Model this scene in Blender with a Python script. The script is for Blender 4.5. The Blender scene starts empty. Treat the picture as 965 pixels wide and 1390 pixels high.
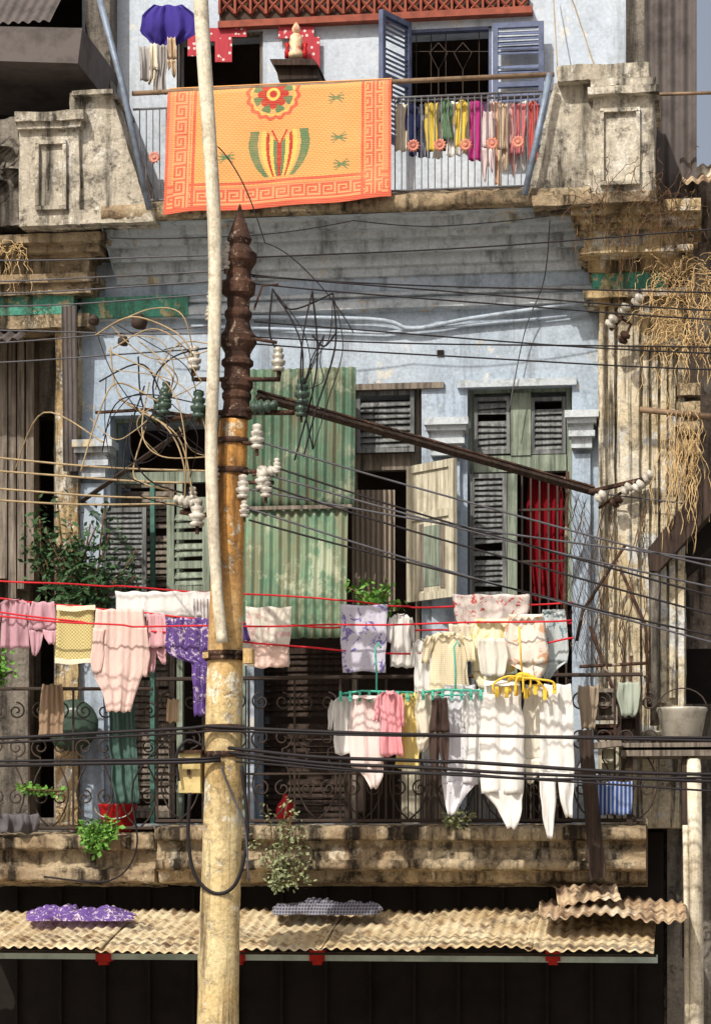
import bpy, math, random
from mathutils import Vector, noise
R=random.Random(11)
C=bpy.context.scene.collection
V=Vector
# ------------------------------------------------------------------ camera model
A=math.radians(8); F=3200.0; D=16.0; HZ=1150.0; CX=D*math.tan(A); CZ=3.9
sA,cA=math.sin(A),math.cos(A)
def P(px,py,Y):
    a=px-482.5; dx=-sA*F+cA*a; dy=cA*F+sA*a; t=(Y+D)/dy
    return V((CX+dx*t,Y,CZ+(HZ-py)*t))
def rect(x0,y0,x1,y1,Y):
    xc,yc=(x0+x1)/2,(y0+y1)/2
    return P(x0,yc,Y).x,P(x1,yc,Y).x,P(xc,y1,Y).z,P(xc,y0,Y).z
def lerp(a,b,t): return a+(b-a)*t
WL={}
class MB:
    def __init__(s): s.v=[];s.f=[];s.c=[]
    def add(s,vs,fs):
        b=len(s.v); s.v+= [V(p) for p in vs]; s.f+=[tuple(i+b for i in f) for f in fs]
    def hexa(s,p): s.add(p,[(0,1,2,3),(7,6,5,4),(0,4,5,1),(1,5,6,2),(2,6,7,3),(3,7,4,0)])
    def box(s,x0,x1,y0,y1,z0,z1):
        s.hexa([(x0,y0,z0),(x1,y0,z0),(x1,y0,z1),(x0,y0,z1),(x0,y1,z0),(x1,y1,z0),(x1,y1,z1),(x0,y1,z1)])
    def pbox(s,x0,y0,x1,y1,Y0,Y1):
        a,b,c,d=rect(x0,y0,x1,y1,Y0); s.box(a,b,Y0,Y1,c,d)
    def obox(s,fr,u0,u1,v0,v1,n0,n1):
        s.hexa([fr(u0,v0,n1),fr(u1,v0,n1),fr(u1,v1,n1),fr(u0,v1,n1),fr(u0,v0,n0),fr(u1,v0,n0),fr(u1,v1,n0),fr(u0,v1,n0)])
    def prism(s,pts,Y0,Y1):
        n=len(pts); a=[P(x,y,Y0) for x,y in pts]; b=[V((p.x,Y1,p.z)) for p in a]
        s.add(a+b,[tuple(range(n)),tuple(range(2*n-1,n-1,-1))]+[(i,(i+1)%n,(i+1)%n+n,i+n) for i in range(n)])
    def tube(s,pts,r,n=6):
        pts=[V(p) for p in pts]; m=len(pts)
        if m<2: return
        rs=r if isinstance(r,(list,tuple)) else [r]*m
        vs=[];nrm=None
        for i,p in enumerate(pts):
            t=(pts[min(i+1,m-1)]-pts[max(i-1,0)])
            if t.length<1e-9: t=V((0,0,1))
            t.normalize()
            if nrm is None:
                ref=V((0,1,0)) if abs(t.y)<.9 else V((1,0,0)); nrm=ref.cross(t).normalized()
            else:
                nrm=nrm-t*nrm.dot(t)
                if nrm.length<1e-6: nrm=V((0,1,0)).cross(t)
                nrm.normalize()
            bn=t.cross(nrm)
            for k in range(n):
                a=2*math.pi*k/n; vs.append(p+(nrm*math.cos(a)+bn*math.sin(a))*rs[i])
        fs=[(i*n+k,i*n+(k+1)%n,(i+1)*n+(k+1)%n,(i+1)*n+k) for i in range(m-1) for k in range(n)]
        fs+=[tuple(range(n-1,-1,-1)),tuple((m-1)*n+k for k in range(n))]
        s.add(vs,fs)
    def ptube(s,pts,Y,r,n=6):
        s.tube([P(p[0],p[1],p[2] if len(p)>2 else Y) for p in pts],r,n)
    def lathe(s,c,prof,n=14,axis=V((0,0,1))):
        c=V(c);axis=V(axis).normalized(); s.tube([c+axis*z for r,z in prof],[max(r,.0005) for r,z in prof],n)
    def grid(s,g,cols=None):
        h=len(g);w=len(g[0]); vs=[p for r in g for p in r]
        s.add(vs,[(j*w+i,j*w+i+1,(j+1)*w+i+1,(j+1)*w+i) for j in range(h-1) for i in range(w-1)])
        if cols: s.c+=cols
    def build(s,name,mat,parent=None,smooth=False,label=None,cat=None,group=None,kind=None,solid=0):
        mn=V((min(p.x for p in s.v),min(p.y for p in s.v),min(p.z for p in s.v)))
        mx=V((max(p.x for p in s.v),max(p.y for p in s.v),max(p.z for p in s.v)))
        o=(mn+mx)/2
        if parent is None: o.z=mn.z
        me=bpy.data.meshes.new(name); me.from_pydata([p-o for p in s.v],[],s.f); me.update()
        if smooth: me.polygons.foreach_set('use_smooth',[True]*len(me.polygons))
        if s.c:
            at=me.color_attributes.new('Col','FLOAT_COLOR','CORNER'); arr=[]
            for k,pl in enumerate(me.polygons):
                arr+=list(s.c[k])*pl.loop_total
            at.data.foreach_set('color',arr)
        me.materials.append(mat)
        ob=bpy.data.objects.new(name,me); C.objects.link(ob)
        if parent: ob.parent=parent; ob.location=o-WL[parent.name]
        else: ob.location=o
        WL[ob.name]=o
        if label: ob['label']=label
        if cat: ob['category']=cat
        if group: ob['group']=group
        if kind: ob['kind']=kind
        if solid:
            md=ob.modifiers.new('s','SOLIDIFY'); md.thickness=solid
        return ob
def thing(name,label,cat,loc,group=None):
    o=bpy.data.objects.new(name,None); C.objects.link(o); o.location=loc; o.empty_display_size=.1
    WL[o.name]=V(loc); o['label']=label;o['category']=cat
    if group:o['group']=group
    return o
def frame(O,U,Vv=V((0,0,1))):
    U=V(U).normalized();N=U.cross(Vv)
    return lambda u,v,n: O+U*u+Vv*v+N*n
def smooth(pts,n=6):
    out=[]
    for i in range(len(pts)-1):
        p0=pts[max(i-1,0)];p1=pts[i];p2=pts[i+1];p3=pts[min(i+2,len(pts)-1)]
        for k in range(n):
            t=k/n
            out.append(tuple(.5*((2*b)+(-a+c)*t+(2*a-5*b+4*c-d)*t*t+(-a+3*b-3*c+d)*t**3) for a,b,c,d in zip(p0,p1,p2,p3)))
    out.append(tuple(pts[-1])); return out
# ------------------------------------------------------------------ materials
def L(r,g,b,k=1.0):
    f=lambda c:(c/255/12.92 if c/255<=.04045 else ((c/255+.055)/1.055)**2.4)
    return (min(f(r)*k,1),min(f(g)*k,1),min(f(b)*k,1),1)
class NT:
    def __init__(s,name):
        s.m=bpy.data.materials.new(name); s.m.use_nodes=True; s.t=s.m.node_tree; s.n=s.t.nodes; s.b=s.n['Principled BSDF']
        s.pos=s.n.new('ShaderNodeNewGeometry').outputs['Position']
        s.obj=s.n.new('ShaderNodeTexCoord').outputs['Object']
    def l(s,a,b): s.t.links.new(a,b)
    def noise(s,scale,detail=6,vec=None,stretch=None,rough=.6,dist=0):
        v=vec or s.pos
        if stretch:
            mp=s.n.new('ShaderNodeMapping'); mp.inputs['Scale'].default_value=stretch; s.l(v,mp.inputs['Vector']); v=mp.outputs[0]
        n=s.n.new('ShaderNodeTexNoise'); n.inputs['Scale'].default_value=scale; n.inputs['Detail'].default_value=detail
        n.inputs['Roughness'].default_value=rough; n.inputs['Distortion'].default_value=dist
        s.l(v,n.inputs['Vector']); return n.outputs['Fac']
    def ramp(s,f,a,b):
        r=s.n.new('ShaderNodeMapRange'); r.inputs['From Min'].default_value=a; r.inputs['From Max'].default_value=b
        s.l(f,r.inputs['Value']); return r.outputs[0]
    def z(s,a,b):
        q=s.n.new('ShaderNodeSeparateXYZ'); s.l(s.pos,q.inputs[0]); return s.ramp(q.outputs[2],a,b)
    def mul(s,a,k):
        m=s.n.new('ShaderNodeMath');m.operation='MULTIPLY'; s.l(a,m.inputs[0])
        if isinstance(k,(int,float)): m.inputs[1].default_value=k
        else: s.l(k,m.inputs[1])
        return m.outputs[0]
    def mix(s,f,a,b,mode='MIX'):
        m=s.n.new('ShaderNodeMix'); m.data_type='RGBA'; m.blend_type=mode
        if isinstance(f,(int,float)): m.inputs[0].default_value=f
        else: s.l(f,m.inputs[0])
        for i,x in ((6,a),(7,b)):
            if isinstance(x,tuple): m.inputs[i].default_value=x
            else: s.l(x,m.inputs[i])
        return m.outputs[2]
    def bump(s,h,st=.4,d=.02):
        b=s.n.new('ShaderNodeBump'); b.inputs['Strength'].default_value=st; b.inputs['Distance'].default_value=d
        s.l(h,b.inputs['Height']); s.l(b.outputs[0],s.b.inputs['Normal'])
    def out(s,col,rough=.85,metal=0,spec=.2):
        if isinstance(col,tuple): s.b.inputs['Base Color'].default_value=col
        else: s.l(col,s.b.inputs['Base Color'])
        s.b.inputs['Roughness'].default_value=rough; s.b.inputs['Metallic'].default_value=metal
        s.b.inputs['Specular IOR Level'].default_value=spec
        return s.m
def weather(name,c1,c2,dark,s=1.5,streak=.6,patch=None,pt=.6,rough=.9,bump=.5,st0=.5,sx=7,soft=.13,fine=.45,blot=.6,zc=None):
    t=NT(name); a=t.ramp(t.noise(s,8),.35,.65); col=t.mix(a,c1,c2)
    if zc: col=t.mix(t.z(zc[1],zc[2]),col,zc[0])
    if patch:
        p=t.ramp(t.noise(s*1.7,10,stretch=(1,1,.8),rough=.72),pt,pt+.02); col=t.mix(p,col,patch)
        p=t.ramp(t.noise(s*4.1,10,rough=.75),pt+.02,pt+.035); col=t.mix(p,col,patch)
    k=t.mul(t.ramp(t.noise(1.0,10,stretch=(sx,sx,.8),rough=.68),st0,st0+soft),streak); col=t.mix(k,col,dark)
    g=t.mul(t.ramp(t.noise(9,10,rough=.78),.52,.64),streak*.9*min(1,blot/.6)); col=t.mix(g,col,dark)
    g=t.mul(t.ramp(t.noise(2.3,10,rough=.75),.52,.66),streak*blot); col=t.mix(g,col,dark)
    f=t.noise(45,6,rough=.7); col=t.mix(fine,col,t.mix(t.ramp(f,.3,.7),(.3,.28,.26,1),(1.35,1.35,1.35,1)),'MULTIPLY')
    t.bump(t.noise(14,10,rough=.78),bump,.03)
    return t.out(col,rough)
def plain(name,c,dark=None,rough=.6,metal=0,s=12,amt=.6,bump=.15,st=None):
    t=NT(name); dark=dark or tuple(x*.4 for x in c[:3])+(1,)
    k=t.mul(t.ramp(t.noise(s,8,stretch=st,rough=.7),.45,.65),amt)
    t.bump(t.noise(s*3,6),bump,.01)
    return t.out(t.mix(k,c,dark),rough,metal)
def cloth(name,c,c2=None,pat=None,sc=30,th=.25,tr=.3):
    t=NT(name); col=t.mix(t.mul(t.ramp(t.noise(5,5,vec=t.obj),.42,.72),.2),c,tuple(x*.72 for x in c[:3])+(1,))
    if pat=='dots':
        v=t.n.new('ShaderNodeTexVoronoi'); v.inputs['Scale'].default_value=sc; t.l(t.obj,v.inputs['Vector'])
        col=t.mix(t.ramp(v.outputs['Distance'],th+.05,th),col,c2)
    elif pat=='floral':
        col=t.mix(t.ramp(t.noise(sc,3,vec=t.obj,dist=1.5),.55,.6),col,c2)
        col=t.mix(t.ramp(t.noise(sc*1.3,2,vec=t.obj,dist=2),.66,.7),col,(.8,.75,.5,1))
    elif pat in('stripe','check'):
        for d in (['X'] if pat=='stripe' else ['X','Z']):
            w=t.n.new('ShaderNodeTexWave'); w.bands_direction=d; w.inputs['Scale'].default_value=sc; t.l(t.obj,w.inputs['Vector'])
            col=t.mix(t.mul(t.ramp(w.outputs['Fac'],.6,.7),.8),col,c2)
    t.bump(t.noise(7,5,vec=t.obj,stretch=(3,1,.7),dist=.8),.5,.03)
    t.out(col,.9,0,.1)
    tr_=t.n.new('ShaderNodeBsdfTranslucent'); ms=t.n.new('ShaderNodeMixShader'); ms.inputs[0].default_value=tr
    if isinstance(col,tuple): tr_.inputs[0].default_value=col
    else: t.l(col,tr_.inputs[0])
    t.l(t.b.outputs[0],ms.inputs[1]);t.l(tr_.outputs[0],ms.inputs[2]); t.l(ms.outputs[0],t.n['Material Output'].inputs[0])
    return t.m
def wood(name,c,dark,sc=3):
    t=NT(name); n=t.noise(sc,9,stretch=(14,14,.8),rough=.7); col=t.mix(t.ramp(n,.35,.68),c,dark)
    col=t.mix(t.mul(t.ramp(t.noise(7,7),.5,.7),.5),col,dark); t.bump(n,.5,.02); return t.out(col,.85)
M={}
M['blue']=weather('blue_plaster',L(184,197,210),L(160,178,197),L(82,86,92),.9,.55,patch=L(206,206,200),pt=.6,st0=.52,fine=.32,blot=.4,bump=.35)
M['cornice']=weather('cornice_plaster',L(196,204,210),L(176,188,198),L(60,60,60),1.2,.65,patch=L(196,184,156),pt=.61,st0=.52,fine=.32,blot=.45,bump=.3)
M['white']=weather('white_plaster',L(206,216,226),L(188,201,216),L(104,108,114),1.2,.42,patch=L(216,216,212),pt=.6,bump=.3,st0=.55,fine=.25,blot=.4)
M['stone']=weather('weathered_stone',L(222,215,198),L(176,167,150),L(34,33,31),2.0,.95,patch=L(232,228,216),pt=.57,bump=.9,st0=.47,blot=.95,soft=.16)
M['ledge']=weather('ledge_stone',L(196,180,150),L(156,134,106),L(34,30,26),2.5,.93,patch=L(216,204,180),pt=.6,bump=1,st0=.48,blot=.8)
M['ochre']=weather('ochre_plaster',L(212,192,150),L(172,146,106),L(40,34,28),2.2,.93,patch=L(226,220,204),pt=.55,bump=.8,st0=.47,blot=.8)
M['pilaster']=weather('peeling_pilaster',L(226,220,202),L(208,192,156),L(44,38,33),1.8,.86,patch=L(214,216,214),pt=.56,bump=.7,st0=.5,sx=20,soft=.1)
M['grime']=weather('grimy_wall',L(150,144,134),L(110,104,96),L(30,27,25),1.5,.8,bump=.8,st0=.47)
M['brownwall']=weather('brown_wall',L(180,164,148),L(134,120,108),L(36,30,26),1.6,.88,patch=L(196,188,176),pt=.57)
M['greenband']=weather('green_paint_band',L(96,172,150),L(74,144,128),L(62,66,48),3,.8,patch=L(190,180,140),pt=.56)
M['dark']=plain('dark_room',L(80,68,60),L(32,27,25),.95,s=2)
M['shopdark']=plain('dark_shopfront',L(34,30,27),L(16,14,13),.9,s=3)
M['asphalt']=plain('dusty_street',(.29,.26,.22,1),(.18,.16,.145,1),.95,s=1)
zz=lambda py:P(305,py,-2.3).z
M['polec']=weather('pole_concrete',L(230,214,168),L(212,184,128),L(88,66,46),2.2,.8,patch=L(238,232,208),pt=.57,bump=.7,st0=.5,sx=9,zc=(L(214,158,88),zz(960),zz(740)))
M['rust']=weather('rusty_iron',L(104,76,62),L(62,47,42),L(22,17,16),7,.75,patch=L(168,150,130),pt=.59,bump=.9)
M['paint_pole']=weather('cream_pipe',L(230,225,206),L(210,200,176),L(120,106,86),3,.6,bump=.2,st0=.52)
M['bluepole']=plain('bluegrey_pipe',L(128,142,160),L(76,78,82),.5,.2)
M['rail']=plain('rail_brown',L(136,114,92),L(66,52,42),.6)
M['iron']=plain('wrought_iron',L(66,60,56),L(78,52,36),.7,.2,s=20)
M['barsl']=plain('light_iron_bars',L(120,122,128),L(78,62,52),.6,.2,s=20)
M['blueshut']=plain('blue_shutter',L(98,108,136),L(58,64,82),.6,s=8)
M['greyshut']=wood('grey_louvre',L(138,142,142),L(56,57,58))
M['greenwood']=wood('green_grey_wood',L(150,162,146),L(72,80,70))
M['creamwood']=wood('cream_wood',L(216,212,192),L(132,124,104))
M['greywood']=wood('old_grey_wood',L(148,138,126),L(56,50,45))
M['darkwood']=wood('dark_wood',L(76,62,54),L(30,26,24))
M['wire']=plain('black_cable',L(36,33,36),L(22,20,20),.6,s=5)
M['wiregrey']=plain('grey_wire',L(84,84,90),L(50,48,48),.5,s=5)
M['wiretan']=plain('tan_wire',L(170,150,116),L(90,74,58),.6,s=5)  # pale tan wire with darker brown blotches
M['redcord']=plain('red_cord',L(205,40,50),L(160,30,40),.6)
M['porc']=plain('white_porcelain',L(200,196,186),L(96,86,76),.25,s=14,amt=.75)
M['glassg']=plain('green_glass_insulator',L(66,84,74),L(30,36,32),.25)
M['teal']=plain('teal_plastic',L(90,186,164),L(60,150,138),.45)
M['tealpipe']=plain('dull_teal_paint',L(76,116,106),L(44,62,58),.7)
M['paleteal']=plain('pale_teal_board',L(196,214,206),L(130,146,140),.7,s=4)
M['yellowp']=plain('yellow_plastic',L(232,196,70),L(206,160,50),.45)
M['redp']=plain('red_plastic',L(176,30,32),L(110,20,22),.45)
M['redpost']=plain('red_paint_post',L(190,44,36),L(90,26,22),.6)
M['zinc']=plain('old_zinc',L(176,172,160),L(100,92,80),.5,.3,s=9)
M['box']=plain('pole_box_paint',L(206,186,130),L(120,96,60),.6)
M['terr']=plain('red_terracotta_fret',L(150,84,68),L(92,54,46),.8)
M['rosette']=plain('orange_rosette',L(210,140,120),L(150,76,68),.6)
M['gold']=plain('gilt_figure',L(232,214,176),L(176,40,36),.45,.0,s=16,amt=.95)
M['leaf']=plain('dark_leaves',L(62,92,58),L(26,44,28),.6,s=18)
M['leafb']=plain('bright_leaves',L(104,152,66),L(56,96,42),.6,s=18)
M['leafp']=plain('pale_leaves',L(140,148,110),L(76,88,60),.7,s=18)
M['twig']=plain('dry_twigs',L(210,182,134),L(140,112,78),.9)
M['twigd']=plain('dark_twigs',L(104,80,60),L(60,46,36),.9)
M['oldroof']=plain('dark_tin',L(96,90,88),L(48,43,42),.7,.1,s=5)
def corrmat(name,c1,c2,rust,th,dk=None,dka=.8):
    t=NT(name); col=t.mix(t.ramp(t.noise(2.5,9,rough=.7),.4,.6),c1,c2)
    col=t.mix(t.mul(t.ramp(t.noise(1.2,10,stretch=(8,8,1),rough=.7),th,th+.08),.85),col,rust)
    col=t.mix(t.mul(t.ramp(t.noise(16,10,rough=.75),.5,.66),.6),col,rust)
    if dk: col=t.mix(t.mul(t.ramp(t.noise(3.1,10,rough=.8),.54,.6),dka),col,dk)
    t.bump(t.noise(22,6),.25,.01); return t.out(col,.65,.1)
M['greentin']=corrmat('green_corrugated',L(122,150,124),L(92,126,104),L(128,128,104),.5,L(182,186,162),.7)
M['greentin_shade']=corrmat('green_corrugated_shaded',L(98,124,104),L(72,102,84),L(100,98,78),.5,L(148,150,130),.7)  # darker copy of the green tin, shadow on the upper sheet put into its colour
M['awning']=corrmat('cream_corrugated',L(216,204,172),L(190,170,132),L(134,106,78),.51,L(92,78,66))
M['awningr']=corrmat('rusty_corrugated',L(204,184,152),L(160,132,104),L(92,68,54),.48,L(222,212,190))
def matmat():
    t=NT('woven_straw_mat'); a=t.n.new('ShaderNodeVertexColor'); a.layer_name='Col'
    w=t.n.new('ShaderNodeTexWave'); w.bands_direction='Z'; w.inputs['Scale'].default_value=26; w.inputs['Distortion'].default_value=.6
    t.l(t.obj,w.inputs['Vector'])
    col=t.mix(.35,a.outputs[0],t.mix(w.outputs['Fac'],(.6,.55,.5,1),(1.05,1.05,1.05,1)),'MULTIPLY')
    col=t.mix(t.mul(t.ramp(t.noise(30,6,stretch=(.3,1,4)),.45,.7),.3),col,L(196,128,84))
    col=t.mix(t.mul(t.ramp(t.noise(3,9,rough=.7),.5,.7),.3),col,L(214,158,112))
    t.bump(w.outputs['Fac'],.4,.004); return t.out(col,.75)
M['straw']=matmat()
def weavemat(name,c1,c2):
    t=NT(name); ck=t.n.new('ShaderNodeTexChecker'); ck.inputs['Scale'].default_value=90; t.l(t.obj,ck.inputs['Vector'])
    col=t.mix(ck.outputs['Fac'],c1,c2); t.bump(ck.outputs['Fac'],.4,.004); return t.out(col,.8)
M['weave']=weavemat('woven_bag',L(204,192,138),L(164,148,96))

# ------------------------------------------------------------------ shape helpers
def sweep(x0,x1,prof,amp=.008,step=.03,fq=5,sub=.035,ex=0):
    mb=MB(); xc=(x0+x1)/2
    xa=P(x0,prof[0][1],prof[1][0]).x; xb=P(x1,prof[0][1],prof[1][0]).x
    pr=[(Y,P(xc,py,Y).z) for Y,py in prof]; q=[]
    for i in range(len(pr)-1):
        a,b=V(pr[i]),V(pr[i+1]); n=max(1,int((b-a).length/sub))
        for k in range(n): q.append(a.lerp(b,k/n))
    q.append(V(pr[-1]))
    nx=max(2,int((xb-xa)/step)); g=[]
    for j,(y,z) in enumerate(q):
        row=[]
        for i in range(nx+1):
            x=lerp(xa,xb,i/nx); p=V((x,y,z))
            d=noise.noise_vector(p*fq)*amp+noise.noise_vector(p*fq*4)*amp*.6+noise.noise_vector(p*fq*11)*amp*.3
            if j in(0,len(q)-1): d=V((0,0,0))
            d.x*=.3 
            row.append(p+d)
        g.append(row)
    g.reverse()
    mb.grid(g)
    for i in (0,nx):
        mb.add([r[i] for r in g],[tuple(range(len(g)))])
    return mb
def wall_holes(x0,x1,y0,y1,Y,depth,holes,step=None):
    a,b,c,d=rect(x0,y0,x1,y1,Y); H=[rect(*h,Y) for h in holes]
    H=[(max(h[0],a),min(h[1],b),max(h[2],c),min(h[3],d)) for h in H]
    xs=sorted({a,b}|{h[0] for h in H}|{h[1] for h in H}); zs=sorted({c,d}|{h[2] for h in H}|{h[3] for h in H})
    def ishole(i,j):
        if i<0 or j<0 or i>=len(xs)-1 or j>=len(zs)-1: return True
        x=(xs[i]+xs[i+1])/2;z=(zs[j]+zs[j+1])/2
        return any(h[0]<x<h[1] and h[2]<z<h[3] for h in H)
    mb=MB(); Yb=Y+depth
    for i in range(len(xs)-1):
        for j in range(len(zs)-1):
            if ishole(i,j): continue
            X0,X1,Z0,Z1=xs[i],xs[i+1],zs[j],zs[j+1]
            mb.add([(X0,Y,Z0),(X1,Y,Z0),(X1,Y,Z1),(X0,Y,Z1)],[(0,1,2,3)])
            mb.add([(X0,Yb,Z0),(X1,Yb,Z0),(X1,Yb,Z1),(X0,Yb,Z1)],[(3,2,1,0)])
            if ishole(i-1,j): mb.add([(X0,Y,Z0),(X0,Y,Z1),(X0,Yb,Z1),(X0,Yb,Z0)],[(0,1,2,3)])
            if ishole(i+1,j): mb.add([(X1,Y,Z0),(X1,Y,Z1),(X1,Yb,Z1),(X1,Yb,Z0)],[(3,2,1,0)])
            if ishole(i,j-1): mb.add([(X0,Y,Z0),(X1,Y,Z0),(X1,Yb,Z0),(X0,Yb,Z0)],[(3,2,1,0)])
            if ishole(i,j+1): mb.add([(X0,Y,Z1),(X1,Y,Z1),(X1,Yb,Z1),(X0,Yb,Z1)],[(0,1,2,3)])
    return mb
def rblock(x0,y0,x1,y1,Y0,Y1,amp=.008,poly=None,seg=.035):
    mb=MB(); h=max(2,int((y1-y0)*.005/seg)); w=max(2,int((x1-x0)*.005/seg)); dn=max(1,int(abs(Y1-Y0)/.08))
    def pt(i,j,k,):
        t=j/h; xl,xr=(poly(t) if poly else (x0,x1)); px=lerp(xl,xr,i/w); py=lerp(y0,y1,t)
        p=P(px,py,Y0); p=V((p.x,lerp(Y0,Y1,k/dn),p.z))
        p.z=P((x0+x1)/2,py,Y0).z
        return p+noise.noise_vector(p*6)*amp+noise.noise_vector(p*22)*amp*.5
    mb.grid([[pt(i,j,0) for i in range(w+1)] for j in range(h,-1,-1)])
    for i in (0,w): mb.grid([[pt(i,j,k) for k in range(dn+1)] for j in range(h+1)])
    for j in (0,h): mb.grid([[pt(i,j,k) for i in range(w+1)] for k in range(dn+1)])
    return mb
def louvre(mb,fr,w,h,fw=.03,th=.03,sl=.035,mids=(),slats=True):
    mb.obox(fr,0,fw,0,h,0,th); mb.obox(fr,w-fw,w,0,h,0,th)
    ys=[0]+[m*h for m in mids]+[h]
    mb.obox(fr,fw,w-fw,0,fw,0,th); mb.obox(fr,fw,w-fw,h-fw,h,0,th)
    for m in mids: mb.obox(fr,fw,w-fw,m*h-fw*.5,m*h+fw*.5,0,th)
    if slats:
        for a,b in zip(ys[:-1],ys[1:]):
            z=a+fw*1.05
            while z<b-fw-sl*.6:
                if R.random()<.95:
                    e=R.uniform(-.005,.005)
                    mb.hexa([fr(fw,z+e,th*.85),fr(w-fw,z-e,th*.85),fr(w-fw,z+.006-e,th*.9),fr(fw,z+.006+e,th*.9),
                         fr(fw,z+sl*.8,th*.1),fr(w-fw,z+sl*.8,th*.1),fr(w-fw,z+sl*.8+.006,th*.15),fr(fw,z+sl*.8+.006,th*.15)])
                z+=sl
    else: mb.obox(fr,fw,w-fw,fw,h-fw,th*.3,th*.5)
def prect(x0,y0,x1,y1,Y):
    a,b,c,d=rect(x0,y0,x1,y1,Y); return frame(V((a,Y,c)),V((1,0,0))),b-a,d-c
def strip(mb,rows,Y,amp=.015,fr=2.5,seed=0,nu=14,jit=1.2):
    y0,y1=rows[0][0],rows[-1][0]; N=max(5,int((y1-y0)/5)); g=[]; wd=max(r[2]-r[1] for r in rows)
    ph=seed*1.7; fr2=fr*2.3
    for j in range(N+1):
        py=lerp(y0,y1,j/N)
        for k in range(len(rows)-1):
            if rows[k][0]<=py<=rows[k+1][0]+1e-6: break
        t=(py-rows[k][0])/max(1e-6,rows[k+1][0]-rows[k][0]); xl=lerp(rows[k][1],rows[k+1][1],t); xr=lerp(rows[k][2],rows[k+1][2],t)
        tt=j/N; xl+=jit*noise.noise(V((seed*3.1,py*.04,0)))*2; xr+=jit*noise.noise(V((seed*5.7+9,py*.04,4)))*2
        row=[]
        kk=min(1,(xr-xl)/wd*1.3)
        for i in range(nu+1):
            u=i/nu
            s1=math.sin(2*math.pi*fr*u+ph+.8*tt*math.sin(ph*3)); s2=math.sin(2*math.pi*fr2*u+ph*2.3-.9*tt)
            a=amp*kk*((.4+.6*tt)*s1*.8+.5*s2*(1-.4*tt))
            a+=amp*1.6*noise.noise(V((u*2.2+seed,tt*1.3,seed*.37)))-.03*tt*math.sin(seed)
            dy=0
            if j==0: dy=2.0*math.sin(math.pi*u*max(1,round(fr)))**2
            if j==N: dy=2.0*s1*.6+2*noise.noise(V((u*2,seed,2)))
            row.append(P(lerp(xl,xr,u),py+dy,Y+a))
        g.append(row)
    g.reverse(); mb.grid(g)
SEED=[0]
def garment(kind,x0,y0,x1,y1,mat,Y,label,name,cat,group=None,amp=.014,fr=2.2,skew=0):
    SEED[0]+=1; s=SEED[0]; w=x1-x0; h=y1-y0; xc=(x0+x1)/2; m=MB(); kids=[]
    if kind=='towel':
        strip(m,[(y0,x0,x1),(y0+h*.5,x0+w*.02+skew*.4,x1-w*.02+skew*.4),(y1,x0+w*.01+skew,x1-w*.01+skew)],Y,amp,fr,s)
    elif kind=='shirt':
        strip(m,[(y0,x0+w*.3,x1-w*.3),(y0+h*.07,x0+w*.16,x1-w*.16),(y0+h*.3,x0+w*.2,x1-w*.2),(y1,x0+w*.13+skew,x1-w*.13+skew)],Y,amp,fr,s)
        for sg in(-1,1):
            k=MB(); a=xc+sg*w*.33; b=xc+sg*w*.42
            strip(k,[(y0+h*.05,a-w*.06,a+w*.05),(y0+h*.22,(a+b)/2-w*.1,(a+b)/2+w*.09),(y0+h*(.42+.15*R.random()),b-w*.09,b+w*.07)],Y-.006,amp*.7,1.2,s+sg,6)
            kids.append(('sleeve',k))
        k=MB(); strip(k,[(y0-h*.015,xc-w*.13,xc+w*.13),(y0+h*.05,xc-w*.09,xc+w*.09)],Y-.02,.003,1,s,6,0); kids.append(('collar',k))
    elif kind=='cloak':     # one broad loose cloth with one low and one high lower corner
        lo=skew>=0
        strip(m,[(y0,x0+w*.12,x1-w*.12),(y0+h*.3,x0,x1-w*.03),(y0+h*.6,x0+w*.03,x1),(y0+h*.76,x0+w*.04,x1-w*.02)],Y,amp,fr,s)
        k=MB()
        if lo: strip(k,[(y0+h*.74,x0+w*.04,x1-w*.02),(y0+h*.86,x0+w*.08,xc+w*.12),(y1,x0+w*.18,x0+w*.36)],Y-.004,amp*.9,1.5,s,10)
        else: strip(k,[(y0+h*.74,x0+w*.04,x1-w*.02),(y0+h*.86,xc-w*.12,x1-w*.06),(y1,x1-w*.38,x1-w*.18)],Y-.004,amp*.9,1.5,s,10)
        kids.append(('hem_corner',k))
        k=MB(); strip(k,[(y0-1,x0+w*.11,x1-w*.11),(y0+h*.03,x0+w*.1,x1-w*.1)],Y-.02,.004,2,s,8,0); kids.append(('waistband',k))
    elif kind in('trousers','drape'):
        sp=.42 if kind=='trousers' else R.uniform(.46,.6)
        strip(m,[(y0,x0+w*.14,x1-w*.14),(y0+h*.16,x0+w*.07,x1-w*.07),(y0+h*sp,x0+w*.02,x1-w*.02)],Y,amp,fr,s)
        a=R.uniform(.78,.9); lo,hi=(1,a) if skew>=0 else (a,1); tip=.1 if kind=='trousers' else .08
        for sg,q in ((-1,lo),(1,hi)):
            k=MB(); xa,xb=(x0+w*.02,xc+1) if sg<0 else (xc-1,x1-w*.02); e=xc+sg*w*.27+skew
            strip(k,[(y0+h*sp*.97,xa,xb),(y0+h*lerp(sp,q,.6),lerp(xa,e,.2)+ (0 if sg<0 else w*.02),lerp(xb,e,.2)-(w*.02 if sg<0 else 0)),(y0+h*q,e-w*tip,e+w*tip)],Y-.006*sg,amp*.9,1.2,s+sg,8); kids.append(('trouser_leg',k))
    o=m.build(name,mat,None,True,label,cat,group)
    o.modifiers.new('s','SOLIDIFY').thickness=.002
    for n,k in kids: k.build(n,mat,o,True,solid=.002)
    return o
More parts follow.
